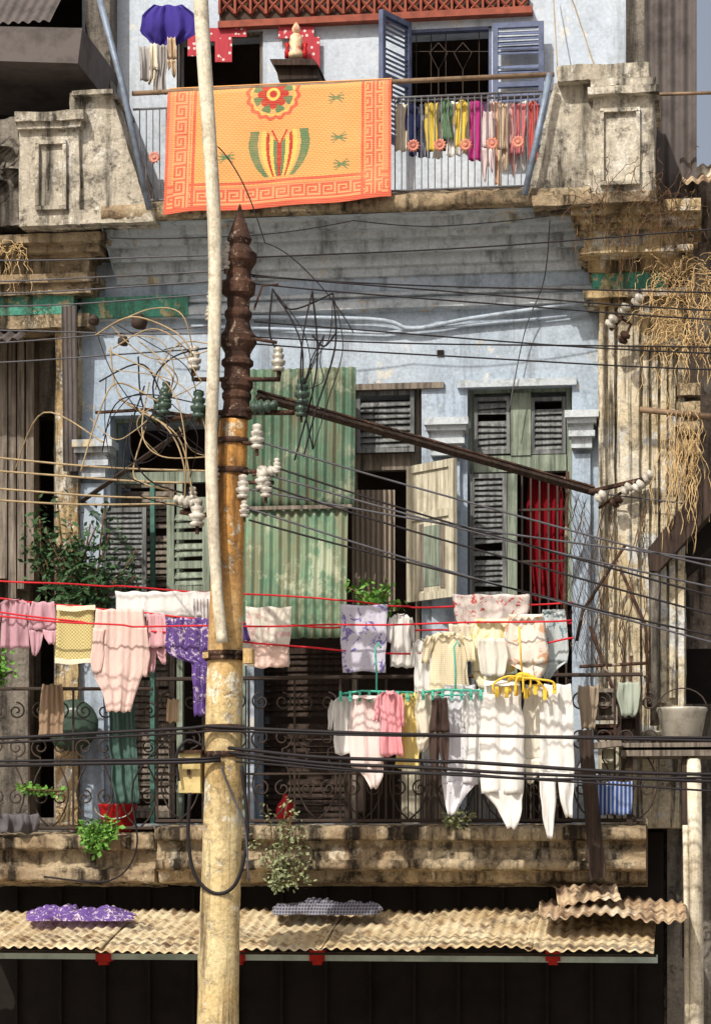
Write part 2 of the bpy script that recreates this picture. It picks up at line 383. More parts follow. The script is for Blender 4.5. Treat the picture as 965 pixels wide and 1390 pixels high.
def rowcloth(rows,mat,Y,label,name,cat,amp=.014,fr=2.2,group=None):
    SEED[0]+=1; m=MB(); strip(m,rows,Y,amp,fr,SEED[0],max(12,int(fr*8))); return m.build(name,mat,None,True,label,cat,group,solid=.002)
def leaves(mb,pts,n,spread,size,asp=.32):
    for c in pts:
        for _ in range(n):
            p=c+V((R.gauss(0,spread),R.gauss(0,spread*.8),R.gauss(0,spread)))
            d=V((R.uniform(-1,1),R.uniform(-1,.3),R.uniform(-.8,.6))).normalized(); q=d.cross(V((R.uniform(-1,1),R.uniform(-1,1),R.uniform(-1,1)))).normalized()
            l=size*R.uniform(.6,1.3); w=l*asp
            mb.add([p,p+d*l*.5+q*w,p+d*l,p+d*l*.5-q*w],[(0,1,2,3)])
def spiral(cx,cy,r0,r1,a0,turns,n=26):
    return [(cx+lerp(r0,r1,i/n)*math.cos(a0+turns*2*math.pi*i/n),cy+lerp(r0,r1,i/n)*math.sin(a0+turns*2*math.pi*i/n)) for i in range(n+1)]
def corr(mb,x0,x1,Yt,yt,Yb,yb,wl,amp,rows=10,jag=0,wob=.004,vert=True,skx=0):
    xc=(x0+x1)/2; zt=P(xc,yt,Yt).z; zb=P(xc,yb,Yb).z; xa=P(x0,yt,Yt).x; xb=P(x1,yt,Yt).x; wl=wl*.005
    n=int((xb-xa)/wl*8)
    nv=V((0,-abs(zt-zb),abs(Yt-Yb))).normalized(); g=[]
    for j in range(rows+1):
        t=j/rows; row=[]
        for i in range(n+1):
            x=lerp(xa,xb,i/n); tj=t
            if j==rows: tj+=jag*noise.noise(V((x*3,1,2)))+jag*.6*noise.noise(V((x*14,1,2)))
            p=V((x+skx*t,lerp(Yt,Yb,tj),lerp(zt,zb,tj)))
            p+=nv*(amp*math.cos((x-xa)/wl*2*math.pi)+wob*noise.noise(V((x*2.2,t*3,xa)))*3)
            row.append(p)
        g.append(row)
    g.reverse(); mb.grid(g)

# ------------------------------------------------------------------ SETTING
g=MB(); g.add([(-200,-200,0),(200,-200,0),(200,200,0),(-200,200,0)],[(0,1,2,3)])
g.build('ground',M['asphalt'],kind='structure',label='dusty street ground below the old house',cat='ground')

# ------------------------------------------------------------------ MAIN HOUSE
WF=-.25   # front plane of the middle storey wall
H=thing('old_apartment_house','weathered colonial apartment house with pale blue wall, tall shutters and two balconies','building',(0,0,0))
uh=[(240,45,357,262),(553,38,667,205)]
wall_holes(112,850,-170,300,.1,.25,uh).build('upper_wall',M['white'],H)
fb=MB(); fb.pbox(296,18,722,27,.02,.1); fb.pbox(296,-30,722,-24,.02,.1)
x=298
while x<716:
    for yy in (-26,-4):
        a,b,c,d=rect(x,yy,x+21,yy+22,.06); fr=frame(V((a,.06,c)),V((1,0,0))); w=b-a;h=d-c
        for (p,q) in (((0,0),(1,1)),((0,1),(1,0))):
            fb.tube([fr(p[0]*w,p[1]*h,0),fr(q[0]*w,q[1]*h,0)],.011,4)
    fb.pbox(x-1.5,-24,x+1.5,18,.03,.09); x+=21
fb.build('fretwork_vent',M['terr'],H,label='brick red lattice vent band under the roof')
fd=MB(); fd.pbox(298,-26,718,20,.085,.097); fd.build('vent_backing',M['dark'],H)
ov=MB(); ov.pbox(100,-190,870,-170,-.2,.5); ov.build('shade_slab',M['grime'],H)  # overhang added above the view to cast shade on the upper wall
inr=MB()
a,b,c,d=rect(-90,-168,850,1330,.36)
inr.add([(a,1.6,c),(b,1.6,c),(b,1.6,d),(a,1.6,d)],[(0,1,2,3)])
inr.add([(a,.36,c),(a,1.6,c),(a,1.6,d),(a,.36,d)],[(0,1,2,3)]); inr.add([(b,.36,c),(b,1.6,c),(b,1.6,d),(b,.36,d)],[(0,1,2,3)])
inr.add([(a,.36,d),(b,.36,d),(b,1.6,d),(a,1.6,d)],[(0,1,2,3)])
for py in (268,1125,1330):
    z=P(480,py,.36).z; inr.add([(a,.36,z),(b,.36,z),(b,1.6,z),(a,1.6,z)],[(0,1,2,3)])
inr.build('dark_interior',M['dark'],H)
mh=[(150,562,335,1118),(345,522,572,1118),(634,524,776,1118)]
wall_holes(108,812,300,1124,WF,.6,mh).build('blue_wall',M['blue'],H)
wall_holes(-120,108,296,1130,.05,.3,[(40,560,74,1110)]).build('side_wall',M['grime'],H)
sweep(140,806,[(.09,262),(-.72,270),(-.74,280),(-.73,290)],.006).build('balcony_slab',M['ledge'],H,True)
sweep(140,806,[(-.73,291),(-.66,294),(-.61,299),(-.60,310),(-.50,315),(-.49,324),(-.42,327),(-.415,341),(-.41,345),(-.33,348),(-.325,358),(-.32,362),(-.285,366),(-.28,376),(-.25,379)],.0015,fq=6,sub=.02).build('cornice',M['cornice'],H,False)
sweep(138,800,[(-.4,264),(-.79,267),(-.81,274),(-.80,284),(-.76,290),(-.6,292)],.010,fq=9,step=.018,sub=.02).build('balcony_ledge',M['ledge'],H,True)
sweep(108,812,[(WF,396),(-.3,399),(-.305,403),(-.27,406),(-.32,410),(-.325,420),(-.27,425),(WF,427)],.001,sub=.015).build('string_course',M['cornice'],H,False)
cv=MB(); cv.ptube(smooth([(255,430),(500,433),(560,446),(640,432),(806,408)]),-.3,.014,8); cv.build('conduit',M['blue'],H,True)
cv=MB(); cv.ptube([(260,442),(520,452),(806,426)],-.28,.011,8); cv.build('conduit',M['blue'],H,True)
hl=MB(); hl.pbox(593,475,602,483,-.262,-.24); hl.build('weep_hole',M['shopdark'],H)
def stack(name,x0,x1,lv,mat,amp=.008):
    for i,(ya,yb,e,Yf) in enumerate(lv):
        rblock(x0-e,ya,x1+e,yb,Yf,.0,amp,seg=.025).build(name,mat,H,True)
stack('left_capital',-60,118,[(318,330,26,-.66),(330,344,18,-.58),(344,352,8,-.5),(352,372,3,-.46),(372,384,12,-.52),(384,400,6,-.48),(428,446,4,-.42)],M['ledge'],.006)
stack('right_capital',800,925,[(272,288,26,-.82),(288,300,22,-.76),(300,308,16,-.7),(308,334,8,-.62),(334,342,15,-.68),(342,350,10,-.58),(350,368,2,-.52),(392,402,9,-.56),(402,412,4,-.5)],M['ochre'],.006)
gb=MB(); gb.pbox(-70,400,100,428,-.42,0); gb.build('green_band',M['greenband'],H); gb=MB(); gb.pbox(112,402,255,430,-.335,WF); gb.build('green_band',M['greenband'],H)
gb=MB(); gb.pbox(803,368,905,392,-.49,0); gb.build('green_band',M['greenband'],H)
rblock(812,410,930,1124,-.39,.1,.008).build('right_pilaster',M['pilaster'],H,True)
for i,xx in enumerate((813,825,872,884,896,908,920)):
    rblock(xx,455 if xx>840 else 416,xx+8,1000-R.uniform(0,90),-.43,-.39,.003,seg=.02).build('pilaster_flute',M['pilaster'],H,True)
rblock(838,416,868,1120,-.42,-.35,.005).build('pilaster_face',M['pilaster'],H,True)
rblock(866,412,936,470,-.5,-.3,.01).build('pilaster_block',M['ochre'],H,True)
for yy in (520,545,572,600):
    rblock(918,yy,950,yy+16,-.5,-.3,.012).build('broken_moulding',M['ledge'],H,True)
rblock(76,446,106,1120,-.36,.05,.008).build('left_pilaster',M['ochre'],H,True)
lb=MB(); corr(lb,84,104,-.44,415,-.39,640,6,.006,8); lb.build('corrugated_strip',M['oldroof'],H,True)
for (cx,y0,wd) in ((605,566,27),(789,556,20),(125,596,24)):
    m=MB()
    for (ya,yb,e,Y) in ((0,10,3,-.2),(10,18,0,-.17),(18,28,-4,-.13),(28,36,-2,-.14),(36,52,-6,-.1)):
        m.pbox(cx-wd-e,y0+ya,cx+wd+e,y0+yb-.3,WF+Y,WF)
    m.build('console_bracket',M['cornice'],H)
    rblock(cx-wd+8,y0+60,cx+wd-8,1120,WF-.045,WF,.004).build('inner_pilaster',M['blue'],H,True)
def framep(x0,y0,x1,y1,Y,t=5):
    m=MB()
    for r in ((x0,y0,x1,y0+t),(x0,y1-t,x1,y1),(x0,y0+t,x0+t,y1-t),(x1-t,y0+t,x1,y1-t)): m.pbox(*r,Y-.03,Y+.02)
    return m
rblock(85,124,205,300,-.76,-.2,.01,lambda t:(lerp(97,88,t),lerp(150,204,t))).build('left_buttress',M['stone'],H,True)
rblock(98,122,154,128,-.83,-.2,.006).build('buttress_cap',M['stone'],H,True)
rblock(84,284,210,302,-.8,-.2,.01).build('buttress_base',M['stone'],H,True)
rblock(716,112,812,266,-.76,-.15,.01,lambda t:(lerp(752,716,t),812)).build('right_buttress',M['stone'],H,True)
rblock(804,124,888,266,-.86,-.15,.008).build('right_pier',M['stone'],H,True)
framep(814,146,868,250,-.86).build('buttress_panel',M['stone'],H)
rblock(797,116,894,126,-.93,-.15,.006).build('buttress_cap',M['stone'],H,True)
rblock(801,106,890,116,-.9,-.15,.006).build('buttress_cap',M['stone'],H,True)
rblock(756,86,882,107,-.86,-.15,.010).build('buttress_cap',M['stone'],H,True)
rblock(722,262,898,276,-.9,-.15,.012).build('buttress_base',M['ledge'],H,True)
sweep(212,876,[(-.0,1119),(-.9,1121),(-.94,1124),(-.945,1137),(-.94,1140),(-.86,1142),(-.85,1150),(-.87,1154),(-.88,1166),(-.91,1168),(-.92,1178),(-.9,1181),(-.82,1183),(-.81,1194),(-.79,1198),(-.5,1201),(0,1203)],.009,fq=9,step=.018,sub=.018).build('lower_ledge',M['ledge'],H,True)
sweep(-90,210,[(0,1130),(-.8,1133),(-.84,1137),(-.83,1152),(-.74,1155),(-.75,1176),(-.8,1180),(-.79,1196),(-.4,1203)],.014,fq=8,step=.018,sub=.018).build('lower_ledge',M['ledge'],H,True)
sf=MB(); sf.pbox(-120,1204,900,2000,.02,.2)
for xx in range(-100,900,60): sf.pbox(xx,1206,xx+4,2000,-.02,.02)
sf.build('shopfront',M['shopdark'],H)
ls=MB(); ls.pbox(-120,1293,892,1304,-.9,-.84); ls.build('shop_fascia_board',M['paleteal'],H)
for xx in (140,322,430,750):
    rp=MB(); rp.pbox(xx-10,1290,xx+10,1305,-.93,-.83); rp.pbox(xx-6,1305,xx+6,1310,-.91,-.85); rp.build('red_bracket',M['redpost'],H)

def window(name,x0,y0,x1,y1,Y,mat,fw=7):
    m=MB(); m.pbox(x0,y0,x0+fw,y1,Y,Y+.06); m.pbox(x1-fw,y0,x1,y1,Y,Y+.06); m.pbox(x0+fw,y0,x1-fw,y0+fw,Y,Y+.06)
    return m,name,mat
Q=-.2
m,_,_=window('w',635,525,776,820,Q+.06,None,8); m.pbox(643,618,768,640,Q+.04,Q+.12); m.pbox(693,533,720,618,Q+.03,Q+.12)
wc=m.build('window',M['greenwood'],H)
for (a,b) in ((643,693),(720,768)):
    m=MB(); fr,w,h=prect(a+.5,540,b-.5,617,Q+.07); louvre(m,fr,w,h,.025,.03,.04); m.build('transom_louvre',M['greyshut'],wc)
m=MB(); fr,w,h=prect(638,644,688,810,Q+.02); louvre(m,fr,w,h,.03,.03,.036,(.35,)); m.build('shutter',M['greyshut'],wc)
m=MB(); fr,w,h=prect(689,644,702,1118,Q+.02); m.obox(fr,0,w,0,h,0,.04); m.build('door_stile',M['greenwood'],wc)
m=MB(); fr,w,h=prect(638,812,688,1118,Q+.03); louvre(m,fr,w,h,.03,.03,.03,(.5,),False); m.build('door_leaf',M['greyshut'],wc)
m=MB(); g_=[]
for j in range(13):
    t=j/12; row=[]
    for i in range(41):
        u=i/40; row.append(P(lerp(722-8*math.sin(t*2.5),764,u),lerp(812+4*math.sin(u*9),645,t),Q+.2+(.012+.018*(1-t))*math.sin(u*30+1.2*math.sin(t*2)+noise.noise(V((u*3,t*2,0)))*2)))
    g_.append(row)
m.grid(g_); m.build('red_curtain',cloth('red_curtain_cloth',L(146,24,36)),wc,True)
m=MB()
for xx in range(708,770,12): m.pbox(xx-1.2,645,xx+1.2,1115,Q+.05,Q+.062)
for yy in (690,760,850): m.pbox(703,yy,768,yy+3,Q+.045,Q+.05)
m.build('window_bars',M['iron'],wc)
m,_,_=window('w',478,524,570,1118,Q+.06,None,6); m.pbox(482,616,566,638,Q+.04,Q+.12)
wb=m.build('window',M['greywood'],H)
m=MB(); fr,w,h=prect(484,532,563,615,Q); louvre(m,fr,w,h,.028,.035,.04); m.build('transom_louvre',M['greyshut'],wb,label='grey slatted transom above the open shutter')
m=MB(); g_=[[P(478+58*i/40,py,Q+.04+.02*math.sin(i*1.35)+.01*noise.noise(V((i*.3,py*.01,0)))) for i in range(41)] for py in (830,760,665)]
m.grid(g_); m.build('grey_drape',cloth('drape_cloth',L(190,178,162),c2=L(96,86,78),pat='stripe',sc=9),wb,True)
O=P(556,818,-.24)
U=V((P(620,726,-.56).x-O.x,-.32,0)); hh=P(585,632,-.4).z-P(585,818,-.4).z; fr=frame(O,U); w=U.length
m=MB(); louvre(m,fr,w,hh,.05,.03,.04,(.62,),False); m.build('open_shutter',M['creamwood'],wb,label='weathered cream wooden shutter leaf standing open toward the street')
for q in (.12,w-.14):
    m=MB(); m.obox(fr,q,q+.04,.07,hh*.56,.012,.022); m.build('shutter_batten',M['greywood'],wb)
m=MB(); m.obox(fr,.16,w-.14,.09,hh*.54,.0155,.0185); m.build('shutter_inset',M['greenwood'],wb)
m=MB(); m.pbox(470,520,602,528,WF-.03,WF); m.build('lintel_board',M['greywood'],H)
m=MB(); m.pbox(620,514,782,524,WF-.04,WF); m.build('lintel_board',M['cornice'],H)
m=MB(); m.pbox(545,1000,570,1118,-.2,-.14); m.build('door_post',M['creamwood'],wb)
m=MB(); fr,w,h=prect(572,1040,604,1118,-.33); louvre(m,fr,w,h,.03,.03,.03,(.5,),False); m.build('low_door',M['greywood'],wb)
m=MB(); fr,w,h=prect(352,880,476,1118,.15); louvre(m,fr,w,h,.04,.03,.045,(.5,)); m.build('door_leaf',M['darkwood'],wb)
m,_,_=window('w',152,566,333,1118,Q+.08,None,6); m.pbox(158,640,327,655,Q+.06,Q+.12); m.pbox(240,655,248,1118,Q+.06,Q+.12)
wa=m.build('window',M['greenwood'],H)
m=MB(); fr,w,h=prect(228,676,286,806,-.26); louvre(m,fr,w,h,.05,.03,.05,(.3,.6)); m.build('shutter',M['greenwood'],wa,label='pale green louvred shutter beside the concrete pole')
m=MB(); fr,w,h=prect(140,690,200,840,-.29); louvre(m,fr,w,h,.03,.03,.035,(.5,)); m.build('shutter',M['greyshut'],wa)
m=MB(); fr,w,h=prect(158,655,238,1110,.1); louvre(m,fr,w,h,.04,.03,.045,(.4,)); m.build('door_leaf',M['greywood'],wa)
m=MB(); m.pbox(204,655,210,1118,-.16,-.12); m.build('green_pipe',M['tealpipe'],wa)
m,_,_=window('w',553,38,667,205,.1,None,4); wu=m.build('window',M['blueshut'],H)
m=MB(); fr,w,h=prect(669,32,738,200,.0); louvre(m,fr,w,h,.035,.035,.033,(.5,)); m.build('shutter',M['blueshut'],wu)
U=V((-.16,-.3,0)); fr=frame(P(553,205,.07)+U,-U); hh=P(553,32,.0).z-P(553,205,.0).z
m=MB(); louvre(m,fr,U.length,hh,.035,.035,.033,(.5,)); m.build('shutter',M['blueshut'],wu,label='blue louvred shutter swung open at the left')
m=MB()
for xx in (565,585,605,650): m.ptube([(xx,42),(xx,203)],.15,.003,5)
m.ptube([(557,70),(663,70)],.15,.003,5)
for cx in (595,628): m.ptube([(cx,58),(cx+12,72),(cx,95),(cx-12,72),(cx,58)],.14,.004,5); m.ptube([(cx,95),(cx,203)],.14,.004,5)
m.build('window_grille',M['iron'],wu)
m,_,_=window('w',240,45,357,262,.12,None,4); m.build('doorway_frame',M['greywood'],H)

# ------------------------------------------------------------------ left neighbour
LH=thing('left_neighbour_house','narrow shadowed house at far left with stone balcony post and dark awning','building',P(-40,2300,0))
rblock(27,174,108,306,-.8,-.2,.010).build('balcony_post',M['stone'],LH,True)
rblock(20,150,113,163,-.87,-.2,.008).build('post_cap',M['stone'],LH,True)
rblock(24,163,110,174,-.84,-.2,.006).build('post_cap',M['stone'],LH,True)
framep(48,190,90,284,-.8).build('post_panel',M['stone'],LH)
cb=rblock(-90,165,28,306,-.7,-.2,.04)
for cx,cy in ((8,205),(0,250),(20,235),(-20,215)): cb.lathe(P(cx,cy,-.68),[(.1,0),(.1,.03),(.07,.05),(.03,.03),(.03,.06)],14,V((0,-1,0)))
cb.build('carved_balustrade',M['grime'],LH,True)
m=MB(); m.pbox(-260,-400,118,330,.45,.6); m.build('back_wall',M['shopdark'],LH)
m=MB(); m.prism([(-90,34),(112,38),(106,86),(-90,80)],-.9,.3); m.build('dark_awning',M['oldroof'],LH)
m=MB(); corr(m,-160,128,.44,-90,-.75,34,14,.01,6,.02); m.build('tin_roof',M['oldroof'],LH,True)
m=MB(); m.pbox(100,40,190,262,.3,.4); m.build('side_pier',M['grime'],LH)
m=MB(); m.pbox(116,-170,150,262,-.1,.3); m.build('side_pier',M['grime'],LH)
m=MB()
for i in range(9): m.pbox(-60+i*12,455,-49+i*12-R.uniform(0,2),800+R.uniform(-20,20),-.1-.01*(i%2),.04)
m.build('plank_screen',M['greywood'],LH)
m=MB(); corr(m,-90,52,-.1,440,-.6,462,16,.012,5,.05,.01); m.build('tin_canopy',M['oldroof'],LH,True)

# ------------------------------------------------------------------ right neighbour
RH=thing('right_neighbour_house','brown walled house at the right edge with tin cladding and a slanting dark roof beam','building',P(1000,2300,.5))
m=MB(); m.pbox(862,232,1250,1124,.62,.8); m.pbox(862,1124,1250,2300,.5,.8); m.build('brown_wall',M['brownwall'],RH)
m=MB(); corr(m,874,945,.02,-60,.02,270,17,.014,10); m.build('tin_cladding',M['oldroof'],RH,True)
m=MB(); m.pbox(849,-120,876,262,.05,.35); m.build('corner_pier',M['grime'],RH)
m=MB(); corr(m,925,1080,.3,224,-.1,246,14,.012,5,.05,.01); m.build('tin_eave',M['awningr'],RH,True)
m=MB(); m.prism([(878,746),(975,626),(990,640),(990,668),(893,775),(880,775)],-.6,.2); m.build('slanting_roof_beam',M['darkwood'],RH)
m=MB(); m.prism([(893,775),(990,668),(990,720),(900,800)],-.3,.3); m.build('roof_underside',M['shopdark'],RH)
m=MB(); m.ptube([(889,742),(889,850),(888,985)],-.56,.03,10); m.build('downpipe',M['grime'],RH,True)
m=MB(); m.pbox(905,955,1100,1400,.0,.4); m.build('low_wall',M['grime'],RH)
m=MB(); m.pbox(900,880,1100,955,.35,.5); m.build('dark_opening',M['shopdark'],RH)
m=MB(); m.ptube([(941,1030),(944,1200),(946,1700)],-.9,.045,10); m.build('white_downpipe',M['paint_pole'],RH,True)
m=MB(); m.ptube([(930,1120),(932,1250),(934,1700)],-.9,.02,8); m.build('white_downpipe',M['paint_pole'],RH,True)
m=MB(); m.pbox(780,1130,900,1300,-.1,.2) ; m.build('side_return',M['shopdark'],RH)
m=MB(); m.ptube([(868,556),(968,566)],-.6,.02,6); m.build('roof_pole',M['rail'],RH,True)
m=MB(); m.ptube([(893,128),(968,126)],-.3,.012,6); m.build('roof_pole',M['rail'],RH,True)

# ------------------------------------------------------------------ awning
AW=thing('corrugated_awning','sunlit cream corrugated awning over the shopfront below the lower balcony','awning',P(450,1300,-1.3))
xs=[(-120,60),(52,190),(182,330),(320,470),(460,600),(590,735),(725,890)]
for i,(a,b) in enumerate(xs):
    m=MB(); off=(i%2)*.008
    corr(m,a,b,-.6,1236+R.uniform(-2,2),-1.62,1290+R.uniform(-2,2),13.5,.0085,18,.03,.006,skx=R.uniform(-.01,.01))
    for v in m.v: v.z+=off
    m.build('corrugated_sheet',M['awning'],AW,True,solid=.003)
m=MB(); corr(m,735,928,-.5,1230,-1.4,1250,14,.012,12,.10,.022,skx=.03)
for v in m.v: v.z+=.04
m.build('corrugated_sheet',M['awningr'],AW,True,solid=.003,label='rusty buckled sheet at the right end')
m=MB(); corr(m,750,835,-.8,1218,-1.1,1232,13,.009,6,.12,.03,skx=.05)
for v in m.v: v.z+=.05
m.build('loose_sheet',M['awningr'],AW,True,solid=.003)
m=MB(); m.pbox(-120,1293,890,1296,-1.5,-1.46); m.build('awning_batten',M['darkwood'],AW)

# ------------------------------------------------------------------ green panel
GP=thing('green_corrugated_screen','green corrugated metal screen of two sheets hung beside the concrete pole','metal screen',P(405,865,-.55))
m=MB(); corr(m,332,483,-.45,500,-.52,692,12,.013,12,0,.008); m.build('upper_sheet',M['greentin_shade'],GP,True,solid=.003)
m=MB(); corr(m,330,472,-.55,688,-.63,866,12,.013,12,.02,.008); m.build('lower_sheet',M['greentin'],GP,True,solid=.003)
m=MB(); m.pbox(330,686,478,691,-.59,-.56); m.build('fixing_rail',M['greywood'],GP)

# ------------------------------------------------------------------ upper railing
UR=thing('upper_balcony_railing','upper balcony railing of thin bars with orange flower rosettes','railing',P(450,265,-.72))
zr=P(465,114,-.74).z
m=MB(); xa,xb=P(180,126,-.74).x,P(752,98,-.74).x; m.tube([(xa,-.74,zr),(xb,-.74,zr)],.017,10); m.build('top_rail',M['rail'],UR,True)
z2=P(465,136,-.72).z; z3=P(465,262,-.72).z
for zz_ in (z2,z3):
    m=MB(); m.tube([(xa,-.72,zz_),(xb,-.72,zz_)],.008,6); m.build('cross_rail',M['barsl'],UR,True)
for xx in list(range(190,232,9))+list(range(536,738,9)):
    m=MB(); p=P(xx,200,-.72); m.tube([(p.x,-.72,z3),(p.x,-.72,z2)],.0042,5); m.build('baluster',M['barsl'],UR)
for (xx,yy) in ((210,214),(561,198),(597,197),(632,197),(668,195),(703,193)):
    m=MB(); c=P(xx,yy,-.745)
    for k in range(12):
        a=k*math.pi/6; d=V((math.cos(a),0,math.sin(a))); q=V((-d.z,0,d.x))
        m.add([c+d*.012+V((0,-.006,0)),c+d*.03+q*.009+V((0,-.012,0)),c+d*.046,c+d*.03-q*.009+V((0,-.012,0))],[(0,1,2,3)])
    m.lathe(c+V((0,.01,0)),[(.016,0),(.016,.014),(.008,.022)],10,V((0,-1,0)))
    m.build('rosette',M['rosette'],UR)
for (pts,lab) in (([(128,-30),(165,110),(203,284)],'long blue grey pole slanting past the left buttress'),([(746,100),(728,190),(712,264)],'short blue grey pole slanting beside the right buttress')):
    m=MB(); m.ptube(pts,-.89 if pts[0][0]<200 else -.87,.021,10); m.build('slanted_pole',M['bluepole'],None,True,lab,'pole')
# ------------------------------------------------------------------ straw mat
def mat_color(u,v):
    W,Hh=302,170; x=u*W; y=v*Hh
    straw=L(226,166,104); st2=L(214,152,90); red=L(200,94,72); dred=L(178,58,50); org=L(220,136,96); grn=L(92,124,86); yel=L(230,190,100); bg=L(224,156,110)
    key=["11111110","10000010","10111010","10100010","10111110","10000000","11111111","00000000"]
    def meander(a,b): return key[int(a/2.6)%8][int(b/2.6)%8]=='1'
    c=straw if (int(x/3)+int(y/3))%2 else st2
    if x<4 or x>W-4: return red
    if y>Hh-6: return red
    if 4<=x<10 or W-10<x<=W-4: c=org
    if 12<=x<34 or W-34<x<=W-12: return red if meander(x-12,y) else bg
    if 36<=x<40 or W-40<x<=W-36: return red
    if y>Hh-32:
        if y>Hh-28 and y<Hh-7: return red if meander(y-(Hh-28),x) else bg
        return org if y<Hh-28 else red
    if Hh-38<y<Hh-34: return red
    dx,dy=x-143,y-14; r=math.hypot(dx,dy*1.0); a=math.atan2(dy,dx)
    if 31+1.6*math.sin(a*16)<r<36+1.6*math.sin(a*16): return red
    if r<30:
        if r<5: return dred
        if r<9: return yel
        if r<11: return dred
        if r<12+9*abs(math.cos(a*4))**.5: return dred
        return grn if (r<27 and abs(math.sin(a*4))>.55) else (yel if r>28 else straw)
    ax=x-152; dx,dy=abs(ax),y-96
    # two upright curved wings around a striped body
    if dx<44 and -32<dy<33:
        t=(dy+32)/65
        outer=41*math.cos(max(0,t-.25)*1.75)**.6 if t<.98 else 0
        if t<.25: outer=41-(.25-t)*10
        inner=max(0,(.3-t)*62)
        if inner<dx<outer:
            k=dx/outer
            if k>.7: return grn
            if k>.6: return straw
            if k>.44: return yel
            if k>.33: return dred
            if k>.2: return yel
            if k>.08: return grn
            return dred
        if abs(dx-((.3-t)*30+1))<1.3 and t<.3: return dred
    for (cx,cy,col) in ((232,80,grn),(228,24,grn),(82,98,grn),(236,118,grn)):
        ex,ey=x-cx,y-cy
        if abs(ex)<13 and abs(ey)<11:
            for q in (-.9,-.35,.2,.8):
                if abs(ey-ex*q)<1.5-abs(ex)*.06 and ex*ex+ey*ey<130: return col
    return c
m=MB(); NU,NVv=302,170; g_=[];cols=[]
for j in range(NVv+1):
    v=j/NVv; row=[]
    for i in range(NU+1):
        u=i/NU; t=P(lerp(228,531,u),lerp(124,107,u)-2,-.77); b=P(lerp(222,531,u),lerp(292,268,u),-.84)
        p=t.lerp(b,v); p.y-=.02*math.sin(u*9)*v+.012*noise.noise(V((u*6,v*4,0)))*(.3+v); p.z+=.006*math.sin(u*14)*v
        if v<.06: p.y+= .03*(1-v/.06)**2; 
        row.append(p)
    g_.append(row)
g_.reverse()
for j in range(NVv-1,-1,-1):
    for i in range(NU): cols.append(mat_color((i+.5)/NU,(j+.5)/NVv))
m.grid(g_,cols)
mt=m.build('woven_mat',M['straw'],None,True,'orange and red woven straw mat with butterfly motif hung over the upper balcony rail','mat')
m=MB()
g_=[]
for k in range(7):
    a=math.pi*k/6; row=[]
    for i in range(31):
        u=i/30; t=P(lerp(228,531,u),lerp(124,107,u)-2,-.77); row.append(V((t.x,lerp(-.74,-.69,k/6),zr+.02+.012*math.sin(a)-(.0 if k<6 else .12))))
    g_.append(row)
m.grid(g_); m.build('mat_fold',plain('mat_back',L(222,164,104),L(200,140,86),.8),mt,True)

# ------------------------------------------------------------------ clothes on the upper rail
CL={}
def cm(key,c,**k):
    if key not in CL: CL[key]=cloth('cloth_'+key,c,**k)
    return CL[key]
white=cm('white',L(242,241,238)); cream=cm('cream',L(240,232,212)); navy=cm('navy',L(52,60,100)); yellow=cm('yellow',L(236,212,100)); magenta=cm('magenta',L(205,70,150))
beige=cm('beige',L(222,200,172)); pink=cm('pink',L(236,198,196)); redc=cm('red',L(222,110,108)); lilac=cm('lilac',L(200,184,214)); grey=cm('grey',L(184,180,178))
up=[(540,552,140,205,cream,'cream baby vest first on the upper rail'),(552,566,142,212,navy,'navy shirt next to the cream baby vest'),(566,582,140,214,cm('bluestripe',L(70,84,130),c2=L(220,220,225),pat='stripe',sc=20),'blue striped shirt on the upper rail'),
(578,590,138,205,yellow,'narrow yellow vest right of the blue striped shirt'),(588,602,138,215,white,'white child shirt beside the narrow yellow vest'),(598,612,136,190,cm('greenw',L(120,156,120)),'small green shirt on the upper rail'),
(606,622,138,212,white,'plain white shirt right of the small green shirt'),(618,634,137,200,yellow,'wide yellow child shirt beside the plain white shirt'),(630,643,137,210,cream,'cream shirt left of the magenta shirt'),(640,653,138,218,magenta,'magenta child shirt on the upper rail'),
(650,664,138,206,lilac,'lilac shirt right of the magenta shirt'),(655,668,150,246,cm('pw',L(238,222,222)),'long pale pink garment hanging low on the upper rail'),(664,678,138,250,cm('orangew',L(238,200,178)),'pale orange cloth hanging long on the upper rail'),
(676,688,140,256,beige,'long beige trousers on the upper rail'),(686,700,140,240,pink,'long pink garment beside the beige trousers'),(698,710,138,210,cm('dkred',L(214,130,134)),'dusty rose shirt on the upper rail'),(706,720,138,232,white,'long white garment near the right end of the upper rail'),(716,730,138,222,redc,'faded red shirt last on the upper rail')]
for i,(a,b,c,d,mt_,lb) in enumerate(up):
    garment('drape' if d>225 else ('shirt' if i%3 else 'towel'),a-2,c+R.uniform(-2,2),b+3,d,mt_,-.6-.05*(i%2),lb,'hanging_garment','clothes','clothes on the upper balcony rail',.012,1.6,skew=R.uniform(-3,3))
m=MB(); m.ptube([(538,138),(732,130)],-.63,.008,6); m.build('hanging_rod',M['barsl'],None,True,'thin metal rod holding the small clothes on the upper balcony','rod')
rowcloth([(6,210,248),(20,194,266),(44,190,268),(52,200,256),(62,206,240),(72,214,232)],cm('royal',L(78,66,156)),-.5,'royal blue cloth hung in a bunch above the left buttress','blue_cloth','cloth',.03,2.5)
for i,(a,b,c,d) in enumerate(((190,206,62,110),(203,218,58,122),(214,228,60,128),(226,240,50,105))):
    garment('drape' if i%2 else 'towel',a,c,b,d,[grey,cream,grey,beige][i],-.5-.02*i,['small grey rag leftmost under the royal blue cloth','cream sock like rag under the royal blue cloth','longest grey rag under the royal blue cloth','beige rag rightmost under the royal blue cloth'][i],'rag','rag','rags under the royal blue cloth',.02,1.5,skew=R.uniform(-4,4))
reddot=cm('reddot',L(204,84,94),c2=L(245,235,230),pat='dots',sc=24,th=.22)
